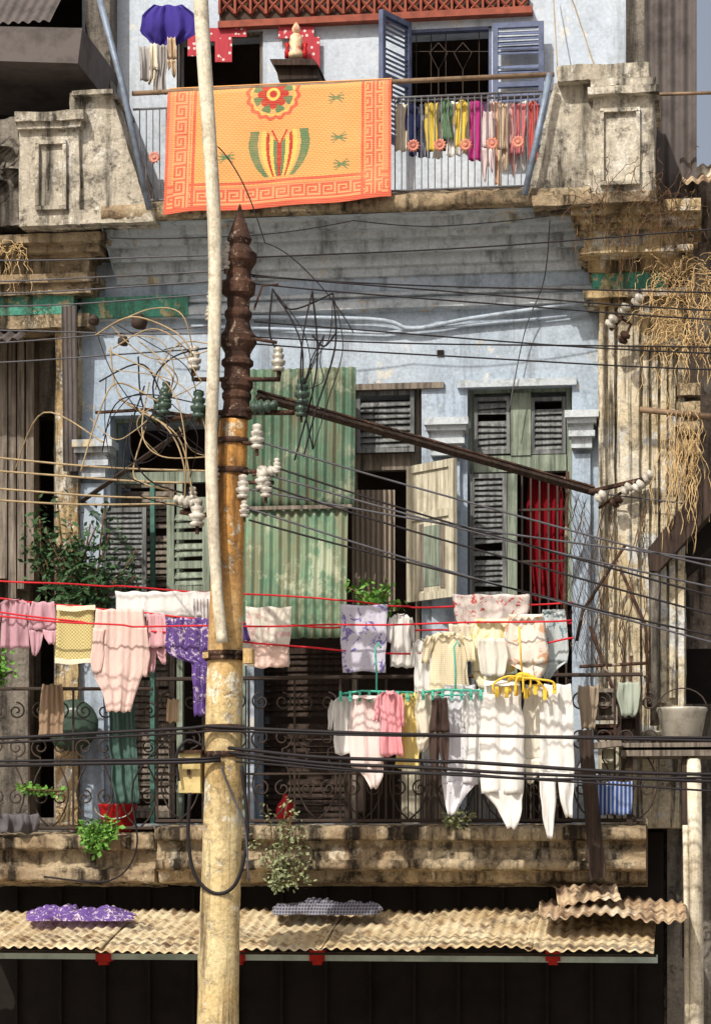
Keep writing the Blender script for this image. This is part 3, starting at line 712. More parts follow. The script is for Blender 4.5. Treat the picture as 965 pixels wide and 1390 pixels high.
for (pts,lb) in (([(255,38),(335,38),(335,50),(315,50),(315,84),(292,84),(292,56),(270,56),(270,76),(255,76)],'red dotted paper banner hung beside the dark doorway'),([(378,36),(426,36),(426,50),(434,50),(434,96),(412,96),(412,62),(394,62),(394,52),(378,52)],'red dotted paper banner hung behind the house altar')):
    m=MB(); m.prism(pts,.05,.06); m.build('paper_banner',reddot,None,False,lb,'banner')
AL=thing('altar_shelf','small dark altar shelf with a figure on the upper white wall','shelf',P(400,108,0))
m=MB(); m.prism([(366,80),(426,80),(432,88),(372,88)],-.25,.1); m.prism([(374,89),(430,89),(432,106),(378,108)],-.2,.1); m.build('shelf_box',M['darkwood'],AL)
fg=thing('altar_figure','small red and white figure standing on the dark altar shelf','figurine',P(402,79,-.1))
m=MB(); m.lathe(P(402,79,-.1),[(.05,0),(.055,.03),(.035,.06),(.05,.1),(.04,.15),(.015,.17)],12); m.build('figure_body',M['gold'],fg,True)
m=MB(); m.lathe(P(402,46,-.1),[(.01,0),(.028,.015),(.03,.035),(.018,.06),(.004,.08)],12); m.build('figure_head',M['gold'],fg,True)
for dx in(-12,12): m=MB(); m.lathe(P(402+dx,79,-.1),[(.018,0),(.02,.04),(.012,.07),(.02,.1)],8); m.build('incense_cup',M['redp'],fg,True)

# ------------------------------------------------------------------ utility pole
YP=-2.3
UP=thing('utility_pole','tall ochre concrete utility pole with rusty iron top, insulators and cables','utility pole',V((P(302,900,YP).x,YP,0)))
def pz(py): return P(305,py,YP).z
m=MB(); pts=[];rs=[]
for py,cx,r in ((1990,290,.145),(1300,297,.128),(1100,303,.12),(985,304,.117),(890,306,.112),(760,309,.1),(660,313,.095),(565,318,.09)):
    pts.append(V((P(cx,900,YP).x,YP,pz(py))));rs.append(r*.95)
pts[0].z=0
P2=[];R2=[]
for i in range(len(pts)-1):
    n=16
    for k in range(n): P2.append(pts[i].lerp(pts[i+1],k/n)); R2.append(lerp(rs[i],rs[i+1],k/n)*(1+.03*noise.noise(P2[-1]*6)+.02*noise.noise(P2[-1]*19)))
m.tube(P2,R2,20); m.build('concrete_shaft',M['polec'],UP,True)
def cyl(mb,cx,y0,y1,r,r2=None,n=16):
    x=P(cx,900,YP).x; mb.tube([V((x,YP,pz(y1))),V((x,YP,pz(y0)))],[r,r2 or r],n)
m=MB()
x=P(321,900,YP).x
prof=[(568,.098),(560,.1),(556,.085),(545,.08),(541,.092),(536,.092),(532,.08),(526,.1),(518,.1),(512,.082),(500,.08),(496,.1),(491,.1),(487,.08),(480,.08),(474,.095),(466,.118),(458,.118),(450,.085),(436,.07),(430,.085),(425,.085),(420,.068),(405,.072),(400,.1),(386,.108),(380,.078),(368,.075),(362,.09),(356,.108),(346,.112),(340,.08),(334,.06),(326,.078),(318,.064),(306,.045),(298,.03),(290,.02),(278,.004)]
m.tube([V((lerp(x,P(326,900,YP).x,i/len(prof)),YP,pz(py))) for i,(py,r) in enumerate(prof)],[r*.96 for py,r in prof],18); m.build('rusty_iron_top',M['rust'],UP,False)
for py in (893,888,988,1024,640,600):
    m=MB(); cyl(m,305 if py>700 else 315,py-4,py+4,.12 if py>700 else .1); m.build('steel_band',M['rust'],UP,True)
for (a,b) in (((283,885),(275,893)),((330,880),(342,900))):
    m=MB(); m.pbox(min(a[0],b[0]),min(a[1],b[1]),max(a[0],b[0]),max(a[1],b[1]),YP-.1,YP); m.build('band_clamp',M['polec'],UP)
m=MB(); m.pbox(243,1022,272,1076,YP-.08,YP+.1); jb=m.build('junction_box',M['box'],UP)
m=MB(); m.pbox(241,1018,274,1022,YP-.1,YP+.1); m.pbox(254,1044,258,1052,YP-.1,YP-.08); m.build('box_lid',M['rust'],jb)
def brk(pts,r=.011,mat='rust',Y=YP-.05): 
    m=MB(); m.ptube(pts,Y,r,6); return m.build('iron_bracket',M[mat],UP,True)
brk([(215,572),(290,560),(400,560)],.016); brk([(262,498),(262,515),(300,515),(380,515),(380,500)],.014); brk([(245,695),(275,700),(315,690)],.014); brk([(318,640),(378,640)],.014); brk([(320,600),(350,603)],.012); brk([(330,655),(372,655)],.012)
brk([(300,360),(318,360)],.012); brk([(290,395),(318,395)],.012); brk([(345,460),(376,465)],.01); brk([(130,560),(200,556),(270,566)],.01); brk([(345,420),(356,388),(378,386)],.007)
def insul(cx,cy,s,mat,ax=V((0,0,1))):
    m=MB(); pr=[(.0,-.065),(.03,-.065),(.034,-.05),(.02,-.04),(.036,-.03),(.04,-.012),(.022,-.004),(.03,.006),(.032,.022),(.018,.03),(.026,.04),(.024,.056),(.008,.064)]
    o=P(cx,cy,YP-.08); m.lathe(o,[(r*s,z*s) for r,z in pr],12,ax); ob=m.build('insulator',M[mat],UP,True)
    m=MB(); m.tube([o-V(ax)*.1*s,o-V(ax)*.05*s],.009*s,6); m.build('insulator_pin',M['rust'],ob)
for a in ((308,338,.7,'porc'),(306,353,.8,'porc'),(287,400,.7,'porc'),(264,485,1.1,'porc'),(378,487,1.1,'zinc'),(223,545,1.2,'glassg'),(226,532,1,'glassg'),(270,548,1.3,'glassg'),(410,530,1.2,'glassg'),(409,550,1,'glassg'),(349,592,1.15,'porc'),(356,648,1.1,'porc'),(361,660,1,'porc'),(330,660,1.1,'porc'),(268,695,1.3,'porc'),(262,672,.8,'porc'),(292,640,.8,'porc'),(376,632,.7,'porc'),(332,690,.8,'porc'),(284,425,.7,'zinc'),(216,556,1.1,'glassg')):
    insul(*a)
insul(365,640,1,'porc',V((1,0,.2))); insul(250,680,1,'porc',V((-1,0,.3))); insul(360,552,1.2,'glassg',V((1,0,.1)))
m=MB(); m.ptube(smooth([(271,-40),(276,60),(284,180),(291,300),(292,400),(290,500),(287,600),(289,700),(295,800),(302,872)],5),YP-.17,[lerp(.045,.033,i/45) for i in range(46)],12)
m.build('thin_cream_pole',M['paint_pole'],None,True,'thin bowed cream pole leaning against the concrete utility pole','pole')
p0=P(350,538,YP); p1=P(806,668,-.45)
m=MB(); m.tube([p0,p1],.026,4); m.build('steel_arm',M['darkwood'],UP)
m=MB(); m.tube([p0+V((0,0,.03)),p1+V((0,0,.03))],.012,4); m.build('steel_arm',M['rust'],UP)
m=MB(); m.tube([P(112,680,-.3),P(255,580,YP+.1)],.018,4); m.build('steel_arm',M['darkwood'],UP)
RB=thing('wall_insulator_bracket','rusty bracket with white insulators on the right pilaster','insulator bracket',P(845,665,-.5))
m=MB(); m.ptube([(798,668),(884,648)],-.5,.016,6); m.build('bracket_bar',M['rust'],RB)
m=MB(); m.ptube([(812,690),(885,640)],-.46,.01,6); m.build('bracket_bar',M['rust'],RB)
for (cx,cy) in ((815,674),(836,680),(850,664),(866,660),(880,647)):
    m=MB(); m.lathe(P(cx,cy,-.53),[(.012,-.04),(.034,-.03),(.036,-.01),(.018,0),(.034,.01),(.034,.03),(.012,.04)],10,V((.6,-.3,.5))); m.build('insulator',M['porc' if cx!=836 else 'rust'],RB,True)
RB2=thing('upper_wall_bracket','small tilted bracket with three insulators high on the right pilaster','insulator bracket',P(848,430,-.6))
m=MB(); m.ptube([(828,448),(868,402)],-.6,.014,6); m.build('bracket_bar',M['rust'],RB2)
m=MB(); m.ptube([(838,430),(856,440),(846,462)],-.57,.01,6); m.build('bracket_bar',M['rust'],RB2)
for (cx,cy,k) in ((865,407,'porc'),(830,436,'porc'),(847,420,'zinc'),(846,458,'rust')):
    m=MB(); m.lathe(P(cx,cy,-.63),[(.012,-.04),(.036,-.03),(.038,-.01),(.02,0),(.036,.01),(.034,.03),(.012,.04)],10,V((.5,-.4,.7))); m.build('insulator',M[k],RB2,True)

# ------------------------------------------------------------------ cables
def cable(pts,r,mat,label,group,sag=4,Y=YP,name='cable'):
    m=MB(); q=[]
    for a,b in zip(pts[:-1],pts[1:]):
        n=20
        for k in range(n):
            t=k/n; ya=a[2] if len(a)>2 else Y; yb=b[2] if len(b)>2 else Y
            q.append(P(lerp(a[0],b[0],t),lerp(a[1],b[1],t)+sag*4*t*(1-t)+.8*math.sin(t*9+a[1]),lerp(ya,yb,t)))
    e=pts[-1]; q.append(P(e[0],e[1],e[2] if len(e)>2 else Y)); m.tube(q,r,6)
    m.build(name,M[mat],None,True,label,'cable',group)
lab='thin dark wire running from the rusty pole top to the upper right'
for a in ([(340,372),(1100,428)],[(340,384),(1100,440)],[(345,436),(1100,486)],[(345,466),(1100,505)],[(345,350),(1100,300)],[(342,376),(1100,398)],[(345,458),(1100,470)]):
    cable(a,.0048,'wire',lab,'wires from the pole top to the right',5,YP)
lab='thin wire running from the rusty pole top to the upper left'
for a in ([(-150,400),(308,380)],[(-150,418),(308,398)],[(-150,470),(300,440)],[(-150,495),(300,470)],[(-150,350),(312,345)],[(-150,440),(300,452)],[(-150,382),(310,366)]):
    cable(a,.0046,'wiregrey',lab,'wires from the pole top to the left',5,YP)
lab='pale tan wire reaching the middle insulators from the left'
for a in ([(-150,605),(290,640)],[(-150,622),(262,655)],[(-150,648),(250,676)],[(-150,668),(246,684)]):
    cable(a,.006,'wiretan',lab,'wires from the middle insulators to the left',6,YP-.08)
lab='dark wire fanning down to the right from the middle insulators'
for i,a in enumerate(([(350,598),(1100,800)],[(372,634),(1100,842)],[(362,645),(1100,826)],[(366,660),(1100,866)],[(335,690),(1100,905)],[(338,705),(1100,890)],[(334,664),(1100,776)])):
    cable(a,.006,'wire' if i%2 else 'wiregrey',lab,'wires fanning right from the middle insulators',8,YP-.08)
lab='heavy black cable strung low across the lower balcony'
for a,r in (([(-150,1004),(280,986),(1100,1006)],.010),([(-150,1010),(290,992),(1100,1000)],.007),([(-150,1036),(300,1032)],.011),([(-150,1030),(300,1028)],.008),([(310,1016),(620,1034),(1100,1054)],.011),([(310,1022),(620,1044),(1100,1062)],.010),([(320,1028),(700,1056),(1100,1050)],.008),([(320,1034),(640,1050),(1100,1078)],.006)):
    cable(a,r,'wire',lab,'heavy cables low across the facade',4,YP-.14)
cable([(806,668,-.5),(1100,700,-.5)],.005,'wiregrey','grey wire leaving the right pilaster bracket toward the right edge',None,3)
def loop(pts,r,mat,label,name='cable',Y=YP-.12,group=None):
    m=MB(); m.ptube([(a[0],a[1],(a[2] if len(a)>2 else Y)) for a in smooth(pts,7)],Y,r,6); m.build(name,M[mat],None,True,label,'cable' if name=='cable' else 'wire',group)
loop([(258,1076),(256,1140),(266,1190),(294,1213),(322,1196),(336,1130),(328,1040)],.011,'wire','thick black cable loop hanging under the junction box')
loop([(275,1012),(255,1005),(240,1025),(243,1060)],.009,'wire','short black lead curling into the junction box')
loop([(338,1196),(332,1120),(315,1080),(300,1040)],.006,'wiregrey','grey lead curling down the concrete pole',Y=YP-.13)
loop([(60,1190),(150,1195),(186,1150),(182,1060),(240,990)],.006,'wire','thin black lead drooping over the left ledge',Y=-1.2)
R2_=random.Random(8)
for i in range(40):
    lft=i%5<4
    if lft: a=(R2_.uniform(108,245),R2_.uniform(436,620)); b=R2_.choice([(264,485),(223,545),(270,548),(300,470),(287,620),(262,672),(250,690),(216,556)])
    else: a=R2_.choice([(370,392),(424,395),(452,398),(440,455)]); b=R2_.choice([(378,487),(410,530),(409,600),(400,640),(425,610)])
    n=2; q=[(a[0],a[1],YP-.05)]; sd=R2_.choice((-1,1))
    dx,dy=b[0]-a[0],b[1]-a[1]; ln=math.hypot(dx,dy)+1; nx,ny=-dy/ln,dx/ln; k_=R2_.uniform(.15,.5)*min(ln,110)*sd*(1 if lft else .35)
    for k in range(1,n+1):
        t=k/(n+1); q.append((lerp(a[0],b[0],t)+nx*k_+R2_.uniform(-8,8),lerp(a[1],b[1],t)+ny*k_+R2_.uniform(-8,12),YP-.05-R2_.uniform(0,.15)))
    q.append((b[0],b[1],YP-.08))
    loop(q,R2_.choice([.003,.004,.005]),('wiretan' if i%2 else 'wire') if lft else 'wire','loose wire curling in the tangle left of the rusty pole top' if lft else 'black loose wire curling right of the rusty pole top','loose_wire',group='loose wires left of the pole' if lft else 'loose wires right of the pole')
for pts,lb in (([(110,640),(135,560),(160,520),(215,545)],'long tan wire rising from the left window to the green insulator'),([(150,470),(165,540),(240,590),(262,672)],'long tan wire bowing down to the middle insulators'),([(130,455),(180,430),(240,452),(262,482)],'tan wire arching over the left window'),([(20,640,-1.),(60,560,-1.4),(140,600,-2.)],'tan wire drooping at the far left wall')):
    loop(pts,.005,'wiretan',lb)
for pts in ([(424,395),(430,500),(400,625)],[(452,398),(455,470),(428,560),(412,620)],[(370,392),(395,420),(452,398)],[(424,455),(440,470),(456,452)],[(370,392),(366,450),(378,480)]):
    loop(pts,.0055,'wire','bent black tap wire hanging right of the rusty pole top','tap_wire',YP-.05,'bent tap wires right of the pole')
for (cx,cy) in ((190,436),(128,434),(168,462)):
    m=MB(); k=1 if cx==190 else .7; m.lathe(P(cx,cy,YP+.1),[(.01*k,-.05*k),(.045*k,-.035*k),(.05*k,0),(.03*k,.03*k),(.008*k,.05*k)],12,V((.3,-.5,.8))); m.build('cable_joint',M['iron'],None,True,{190:'largest round black cable joint in the tangle left of the pole',128:'small dark cable joint furthest left in the tangle',168:'small dark cable joint in the middle of the left tangle'}[cx],'cable joint')
cable([(296,200,-2.4),(360,330,-1.5),(480,452,-.5)],.004,'wiregrey','hair thin wire slanting from the cream pole across the blue wall',None,-20)
cable([(150,322,-.9),(480,300,-.95),(745,292,-.9)],.004,'wire','thin wire draped along the upper balcony ledge',None,10)
cable([(770,-20,.0),(790,40,.0),(806,90,-.2)],.004,'wiretan','thin cord hanging on the white upper wall at right',None,0)
cable([(750,-20,.0),(756,88,-.3)],.004,'wiretan','thin cord beside the blue shutter on the upper wall',None,0)
loop([(746,300,-.7),(738,380,-.4),(712,450,-.33),(690,560,-.33)],.004,'wiregrey','thin cord hanging down the blue wall above the right window')

# ------------------------------------------------------------------ clotheslines
YL=[-1.05,-1.15,-1.25,-1.4]
lines=[([(-60,784),(160,796),(440,812),(560,824),(778,818)],YL[0],'uppermost of the four red clotheslines'),([(-60,806),(120,824),(300,842),(460,852),(640,856),(776,846)],YL[1],'second red clothesline from the top'),([(-60,822),(220,858),(470,884),(640,888),(778,866)],YL[2],'third red clothesline from the top'),([(-60,832),(180,850),(460,848),(776,842)],YL[3],'lowest front red clothesline')]
for pts,Y,lb in lines:
    cable(pts,.006,'redcord',lb,None,1,Y,'clothesline')
mauve=cm('mauve',L(214,172,184)); palepink=cm('palepink',L(242,216,208)); purpf=cm('purpf',L(112,86,156),c2=L(214,200,220),pat='floral',sc=22)
garment('shirt',-8,814,48,880,mauve,-1.2,'mauve pink shirt at the far left of the red clothesline','hanging_shirt','shirt',amp=.02)
garment('drape',38,816,80,890,cm('mauve2',L(220,178,190)),-1.22,'small mauve pink trousers beside the straw bag','hanging_trousers','trousers')
BG=thing('straw_bag','flat woven straw bag pegged on the red clothesline','bag',P(101,900,-1.25))
m=MB(); strip(m,[(822,78,129),(900,75,127)],-1.25,.006,1,3,10,.5); m.build('bag_body',M['weave'],BG,True,solid=.02)
for rr in ([(821,77,130),(829,77,130)],[(893,75,128),(901,75,127)]):
    m=MB(); strip(m,rr,-1.275,.003,1,3,10,.3); m.build('bag_hem',cream,BG,True)
o=rowcloth([(826,130,196),(850,128,198),(890,128,197),(912,128,196),(922,130,192),(940,140,186),(966,146,176)],palepink,-1.28,'pale pink nightshirt hanging long left of the purple shirt','hanging_nightshirt','shirt',.016,3)
m=MB(); strip(m,[(850,186,200),(890,184,204),(918,188,202)],-1.3,.006,1.3,4,8); m.build('sleeve',palepink,o,True,solid=.002)
m=MB(); strip(m,[(852,127,142),(895,124,140),(914,126,138)],-1.3,.006,1.3,6,8); m.build('sleeve',palepink,o,True,solid=.002)
garment('drape',196,832,228,912,cm('roseb',L(228,184,190)),-1.24,'rose pink cloth tucked beside the pale pink nightshirt','hanging_cloth','cloth',skew=3)
rowcloth([(802,156,290),(830,158,290),(838,160,288)],white,-1.07,'long white towel folded on the uppermost clothesline','white_towel','towel',.01,5)
rowcloth([(812,262,296),(846,264,300)],cm('wstripe',L(236,232,228),c2=L(150,140,150),pat='stripe',sc=14),-1.1,'grey striped cloth peeking left of the concrete pole','striped_cloth','cloth')
rowcloth([(838,226,294),(880,224,296),(892,236,296),(900,260,294),(940,262,290),(972,264,286)],purpf,-1.3,'purple flowered shirt hanging left of the concrete pole','flowered_shirt','shirt',.016,3)
rowcloth([(845,318,334),(870,322,342)],purpf,-1.3,'purple flowered sleeve end right of the concrete pole','flowered_cloth','cloth')
rowcloth([(823,334,395),(870,334,394),(905,332,392)],cm('wgreen',L(238,234,222),c2=L(226,190,188),pat='floral',sc=14),-1.2,'white flowered pillowcase right of the concrete pole','pillowcase','pillowcase',.014,2)
rowcloth([(874,342,392),(884,344,390),(906,346,392)],cm('pkcream',L(240,214,200)),-1.24,'pink cream cloth under the white flowered pillowcase','small_cloth','cloth')
rowcloth([(820,462,526),(870,463,524),(912,464,523)],cm('towelp',L(222,220,234),c2=L(134,124,190),pat='floral',sc=13),-1.25,'lilac patterned hand towel on the red clothesline','patterned_towel','towel',.008,1.2)
garment('shirt',524,834,564,906,white,-1.2,'plain white shirt right of the lilac towel','white_shirt','shirt')
rowcloth([(806,614,718),(830,616,718),(852,622,700)],cm('redfl',L(244,236,232),c2=L(218,110,106),pat='floral',sc=16),-1.08,'white sheet with red flowers over the uppermost clothesline','flowered_sheet','sheet',.014,3)
garment('shirt',556,868,598,942,white,-1.27,'white camisole beside the beige netted top','hanging_camisole','camisole')
garment('shirt',572,858,646,940,cm('netb',L(230,212,168),c2=L(246,240,220),pat='check',sc=26),-1.3,'beige netted top hanging in the middle of the laundry','netted_top','shirt',amp=.02)
garment('cloak',638,840,700,934,cm('wy',L(246,240,214),c2=L(234,212,130),pat='floral',sc=12),-1.22,'white and yellow blouse above the yellow hanger','hanging_blouse','blouse',skew=2,amp=.02)
garment('cloak',684,834,744,922,cm('wo',L(244,238,228),c2=L(230,184,148),pat='floral',sc=12),-1.28,'white blouse with orange print right of the yellow blouse','printed_blouse','blouse',skew=-3,amp=.02)
garment('cloak',732,828,770,922,cm('bt',L(206,216,218),c2=L(110,140,150),pat='floral',sc=14),-1.2,'blue grey printed cloth at the right end of the clothesline','printed_cloth','cloth',skew=4)
rowcloth([(846,608,646),(866,610,648),(896,616,640)],cream,-1.18,'cream cloth bunched behind the beige netted top','cream_cloth','cloth')
rowcloth([(866,650,684),(890,648,690),(918,654,682)],cm('wh6',L(240,238,230)),-1.34,'small white cloth in front of the yellow blouse','small_cloth','cloth')
low=[('shirt',444,946,494,1024,white,'white child shirt leftmost on the teal clip hangers'),('cloak',474,944,522,1070,cm('wpk',L(246,230,226)),'long pinkish white cloth on the teal clip hangers'),('shirt',508,938,550,1026,cm('pinkb',L(244,176,184)),'pink child shirt on the teal clip hangers'),
('shirt',532,940,576,1042,cm('yelc',L(244,228,156)),'yellow child shirt on the teal clip hangers'),('cloak',564,938,596,1020,cm('wcr',L(244,238,222)),'narrow cream cloth right of the yellow child shirt'),('trousers',582,946,610,1062,cm('brn',L(92,76,70)),'dark brown trousers between the pale clothes'),
('cloak',598,930,650,1106,cm('wdot',L(242,242,248),c2=L(176,176,206),pat='dots',sc=26,th=.13),'long white dotted trousers right of the dark brown trousers'),('shirt',626,936,666,1046,cm('wh5',L(238,238,236)),'white shirt hanging right of the dotted trousers'),('cloak',650,924,712,1124,cm('whi2',L(248,246,242)),'largest white trousers under the yellow hanger'),
('towel',700,932,718,1016,cm('char',L(62,60,66)),'charcoal cloth behind the yellow hanger'),('cloak',708,930,750,1064,cm('whi3',L(244,240,228)),'cream white shirt right of the largest white trousers'),('drape',730,928,780,1138,cm('whi4',L(248,247,244)),'white trousers furthest right and longest in the row')]
for i,(k,a,b,c,d,mt_,lb) in enumerate(low):
    garment(k,a,b,c,d,mt_,-1.3-.07*(i%3),lb,'hanging_garment','clothes','clothes on the lower clip hangers',.022,1.9,skew=[3,-3,2,-2,3,0,4,-2,-5,2,3,4][i])
def clipper(x0,x1,y,Y,mat,lab):
    t=thing('clip_hanger',lab,'hanger',P((x0+x1)/2,y,Y))
    m=MB(); m.ptube([(x0,y+2),(x0+(x1-x0)*.3,y-2),(x1,y)],Y,.007,6); m.ptube([(x0,y+2),(x0,y+6,Y+.08),(x1,y+5,Y+.08),(x1,y,Y)],Y,.006,6); m.build('hanger_bar',M[mat],t,True)
    m=MB(); xc=(x0+x1)/2; m.ptube([(xc,y),(xc,y-28),(xc-2,y-60),(xc+3,y-68),(xc+6,y-60)],Y,.006,6); m.build('hanger_hook',M[mat],t,True)
    for k in range(int((x1-x0)/13)+1):
        m=MB(); xx=x0+k*13; m.pbox(xx-1.6,y-2,xx+1.6,y+12,Y-.02,Y+.005); m.pbox(xx-2.4,y+5,xx+2.4,y+7,Y-.026,Y-.021); m.build('clip',M[mat],t)
clipper(462,560,940,-1.36,'teal','left teal plastic clip hanger holding small clothes')
clipper(574,662,938,-1.42,'teal','right teal plastic clip hanger holding pale clothes')
t=thing('octopus_hanger','bright yellow plastic clip hanger with drooping arms','hanger',P(708,930,-1.42))
m=MB()
for k in range(9):
    a=k/8; ex=670+a*80; m.ptube(smooth([(708,920),(lerp(708,ex,.5),918+4*math.sin(k)),(ex,928+8*math.sin(k*2)),(ex+3*math.sin(k),942+6*math.sin(k*3))],4),-1.5+.06*math.sin(k*1.3),.007,6)
m.build('hanger_arms',M['yellowp'],t,True)
for k in range(7):
    ex=674+k*13; m=MB(); m.pbox(ex-2.5,932+6*math.sin(k*3),ex+2.5,946+6*math.sin(k*3),-1.52,-1.49); m.build('clip',M['yellowp'],t)
m=MB(); m.lathe(P(708,924,-1.47),[(.02,0),(.05,.01),(.05,.03),(.02,.05)],12); m.build('hanger_hub',M['yellowp'],t,True)
m=MB(); m.ptube([(708,914),(706,880),(704,850)],-1.47,.006,6); m.build('hanger_hook',M['yellowp'],t,True)

# ------------------------------------------------------------------ lower railing
LR=thing('lower_balcony_railing','dark wrought iron scroll railing along the lower balcony','railing',P(450,1118,-.85))
YR=-.85
xL,xR=P(212,922,YR).x,P(872,922,YR).x
for nm,py,px,r in (('top_rail',922,212,.013),('bottom_rail',1114,500,.012),('middle_rail',1050,500,.008)):
    z=P(px,py,YR).z; m=MB(); m.tube([(xL,YR,z),(xR,YR,z)],r,6); m.build(nm,M['iron'],LR)
def scrollpanel(x0,w,y0,y1,par,Y):
    m=MB(); xc=x0+w/2; h=y1-y0; r=w*.23
    for sg in(-1,1):
        m.ptube([(xc+sg*1,y1)]+[(xc+sg*(w*.1+w*.32*math.sin(math.pi*t/8)),y1-h*.5*t/8) for t in range(1,8)]+[(xc+sg*(w*.24)+sg*q[0],q[1]) for q in spiral(0,y0+h*.42,r,3,math.pi/2,-1.4)],Y,.006,5)
        m.ptube([(xc+sg*(w*.24)+sg*q[0],q[1]) for q in spiral(0,y0+h*.16,r*.9,2,-math.pi/2,1.5)],Y,.006,5)
        m.ptube([(xc+sg*(w*.24)+sg*q[0],q[1]) for q in spiral(0,y0+h*.78,r*.8,2,-math.pi/2,-1.3)],Y,.006,5)
    m.build('scroll_panel',M['iron'],par,True)
    m=MB(); m.ptube([(x0,y0),(x0,y1)],Y,.008,5); m.build('upright',M['iron'],par)
x=214
while x<860: scrollpanel(x,62,922,1112,LR,YR); x+=62
for xx in range(474,860,10):
    m=MB(); m.ptube([(xx,1050),(xx,1114)],YR-.01,.005,5); m.build('baluster',M['iron'],LR)
LL=thing('left_balcony_railing','dark iron railing of the left balcony behind the pink laundry','railing',P(90,1130,-.75))
for yy in (935,1124): m=MB(); m.ptube([(-80,yy),(208,yy)],-.75,.012,6); m.build('cross_rail',M['iron'],LL)
for xx in (-20,40,100,160): scrollpanel(xx,58,935,1124,LL,-.75)
m=MB()
for i in range(11):
    for sg in (-1,1):
        q=[]
        for k in range(12):
            t=k/11; xx=764+i*3.2+ (i*2.4*t) + sg*7*math.sin(k*1.6+i)+R.uniform(-1.5,1.5); q.append((xx,652+i*3+t*230,-.52+.05*math.sin(t*4+i)))
        m.ptube(q,-.5,.0019,3)
m.build('wire_mesh',M['rust'],None,False,'sagging rusty wire mesh hung beside the right pilaster','wire mesh')
for pts,lb in (([(770,640),(764,900)],'rusty upright rod at left edge of the wire mesh'),([(848,740),(790,830),(782,870)],'rusty strut leaning across the wire mesh'),([(800,850),(840,960),(850,1000)],'bent rusty rod under the wire mesh'),([(856,890),(852,1110)],'upright rusty rod in front of the right pilaster foot'),([(786,905),(880,900)],'horizontal rusty bar at the right pilaster foot'),([(836,760),(876,850),(880,960)],'bent thin rusty bar beside the dark downpipe')):
    m=MB(); m.ptube(pts,-.6,.011,6); m.build('rusty_rod',M['rust'],None,True,lb,'rod')
for i,(x0,y0,x1,y1,mt_,lb) in enumerate(((808,936,836,978,'greywood','grey wooden crate end stacked behind the railing at right'),(838,948,868,1000,'darkwood','dark wooden box behind the railing at right'),(806,984,838,1004,'rust','rusty tin on the stacked boxes at right'),(812,1012,840,1056,'creamwood','cream painted board propped behind the striped bag'))):
    m=MB(); fr,w,h=prect(x0,y0,x1,y1,-.62); louvre(m,fr,w,h,.025,.12,.03,(.5,),False); m.build('stored_box',M[mt_],None,False,lb,'box')
rowcloth([(930,786,812),(950,784,812),(990,788,806)],cm('dustcl',L(176,160,140)),-.9,'dusty beige cloth on the railing beside the boxes','dusty_cloth','cloth')
rowcloth([(925,838,866),(944,836,868),(972,842,862)],cm('palegr',L(180,190,176)),-.9,'pale green rag on the railing near the bucket','green_rag','rag')
m=MB(); m.prism([(784,992),(802,990),(822,1190),(800,1196)],-1.05,-.98); m.build('leaning_board',M['darkwood'],None,False,'dark weathered board leaning against the lower balcony ledge at right','board')
m=MB(); m.prism([(786,1010),(842,1004),(846,1012),(788,1018)],-1.02,-.9); m.build('broken_plank',M['greywood'],None,False,'short broken plank crossing the dark leaning board','plank')
rowcloth([(1060,806,858),(1080,804,860),(1106,808,856)],cm('bs',L(64,90,150),c2=L(190,200,220),pat='stripe',sc=12),-.9,'blue striped bag hung on the railing at right','striped_bag','bag')
ST=thing('wooden_platform','rough wooden platform holding a zinc bucket at the right edge','platform',P(905,1030,-.8))
for (ya,yb) in ((1008,1014),(1018,1026)):
    m=MB(); m.pbox(842,ya,985,yb,-.95,-.3); m.build('platform_board',M['greywood'],ST)
for xx,yb in ((850,1124),(925,1300)): m=MB(); m.pbox(xx,1026,xx+8,yb,-.9,-.8); m.build('platform_post',M['darkwood'],ST)
BK=thing('zinc_bucket','grey zinc bucket with wire handle standing on the wooden platform','bucket',P(925,1006,-.7))
o=P(925,1006,-.7); m=MB(); m.tube([o+V((0,0,z)) for z in (0,.02,.18,.2,.215)],[.11,.125,.155,.165,.16],20); m.build('bucket_body',M['zinc'],BK,True)
m=MB(); m.tube([o+V((-.16,0,.2))]+[o+V((-.16*math.cos(math.pi*k/10),-.02,.2+.14*math.sin(math.pi*k/10))) for k in range(1,10)]+[o+V((.16,0,.2))],.005,5); m.build('bucket_handle',M['iron'],BK)
o=P(905,1008,-.55); m=MB(); m.tube([o+V((0,0,z)) for z in (0,.02,.06,.07)],[.12,.15,.18,.175],18); m.build('enamel_basin',M['zinc'],None,True,'shallow grey basin behind the zinc bucket','basin')
RBk=thing('red_bucket','red plastic bucket on the left balcony floor','bucket',P(160,1130,-.6))
o=P(160,1130,-.6); m=MB(); m.tube([o+V((0,0,z)) for z in (0,.02,.17,.185,.19)],[.09,.1,.125,.135,.13],18); m.build('bucket_body',M['redp'],RBk,True)
m=MB(); m.tube([o+V((-.13*math.cos(math.pi*k/10),-.11,.17-.08*math.sin(math.pi*k/10))) for k in range(11)],.005,5); m.build('bucket_handle',M['zinc'],RBk)
o=P(388,1118,-.35); m=MB(); m.tube([o+V((0,0,z)) for z in (0,.05,.12,.16,.2)],[.05,.07,.06,.03,.01],14); m.build('red_jug',M['redp'],None,True,'small red jug behind the railing near the concrete pole','jug')
rowcloth([(955,150,182),(1000,148,184),(1050,152,188),(1090,158,190)],cm('tealc',L(92,122,114)),-.82,'dull teal cloth hanging long on the left railing','teal_cloth','cloth',.03,2.5)
rowcloth([(928,58,84),(960,54,88),(1000,52,86)],cm('brownc',L(170,146,122)),-.83,'brown garment hanging on the left railing','brown_garment','garment',.025,2)
rowcloth([(948,228,244),(980,226,242)],beige,-.9,'small beige scrap hanging left of the concrete pole','cloth_scrap','cloth')
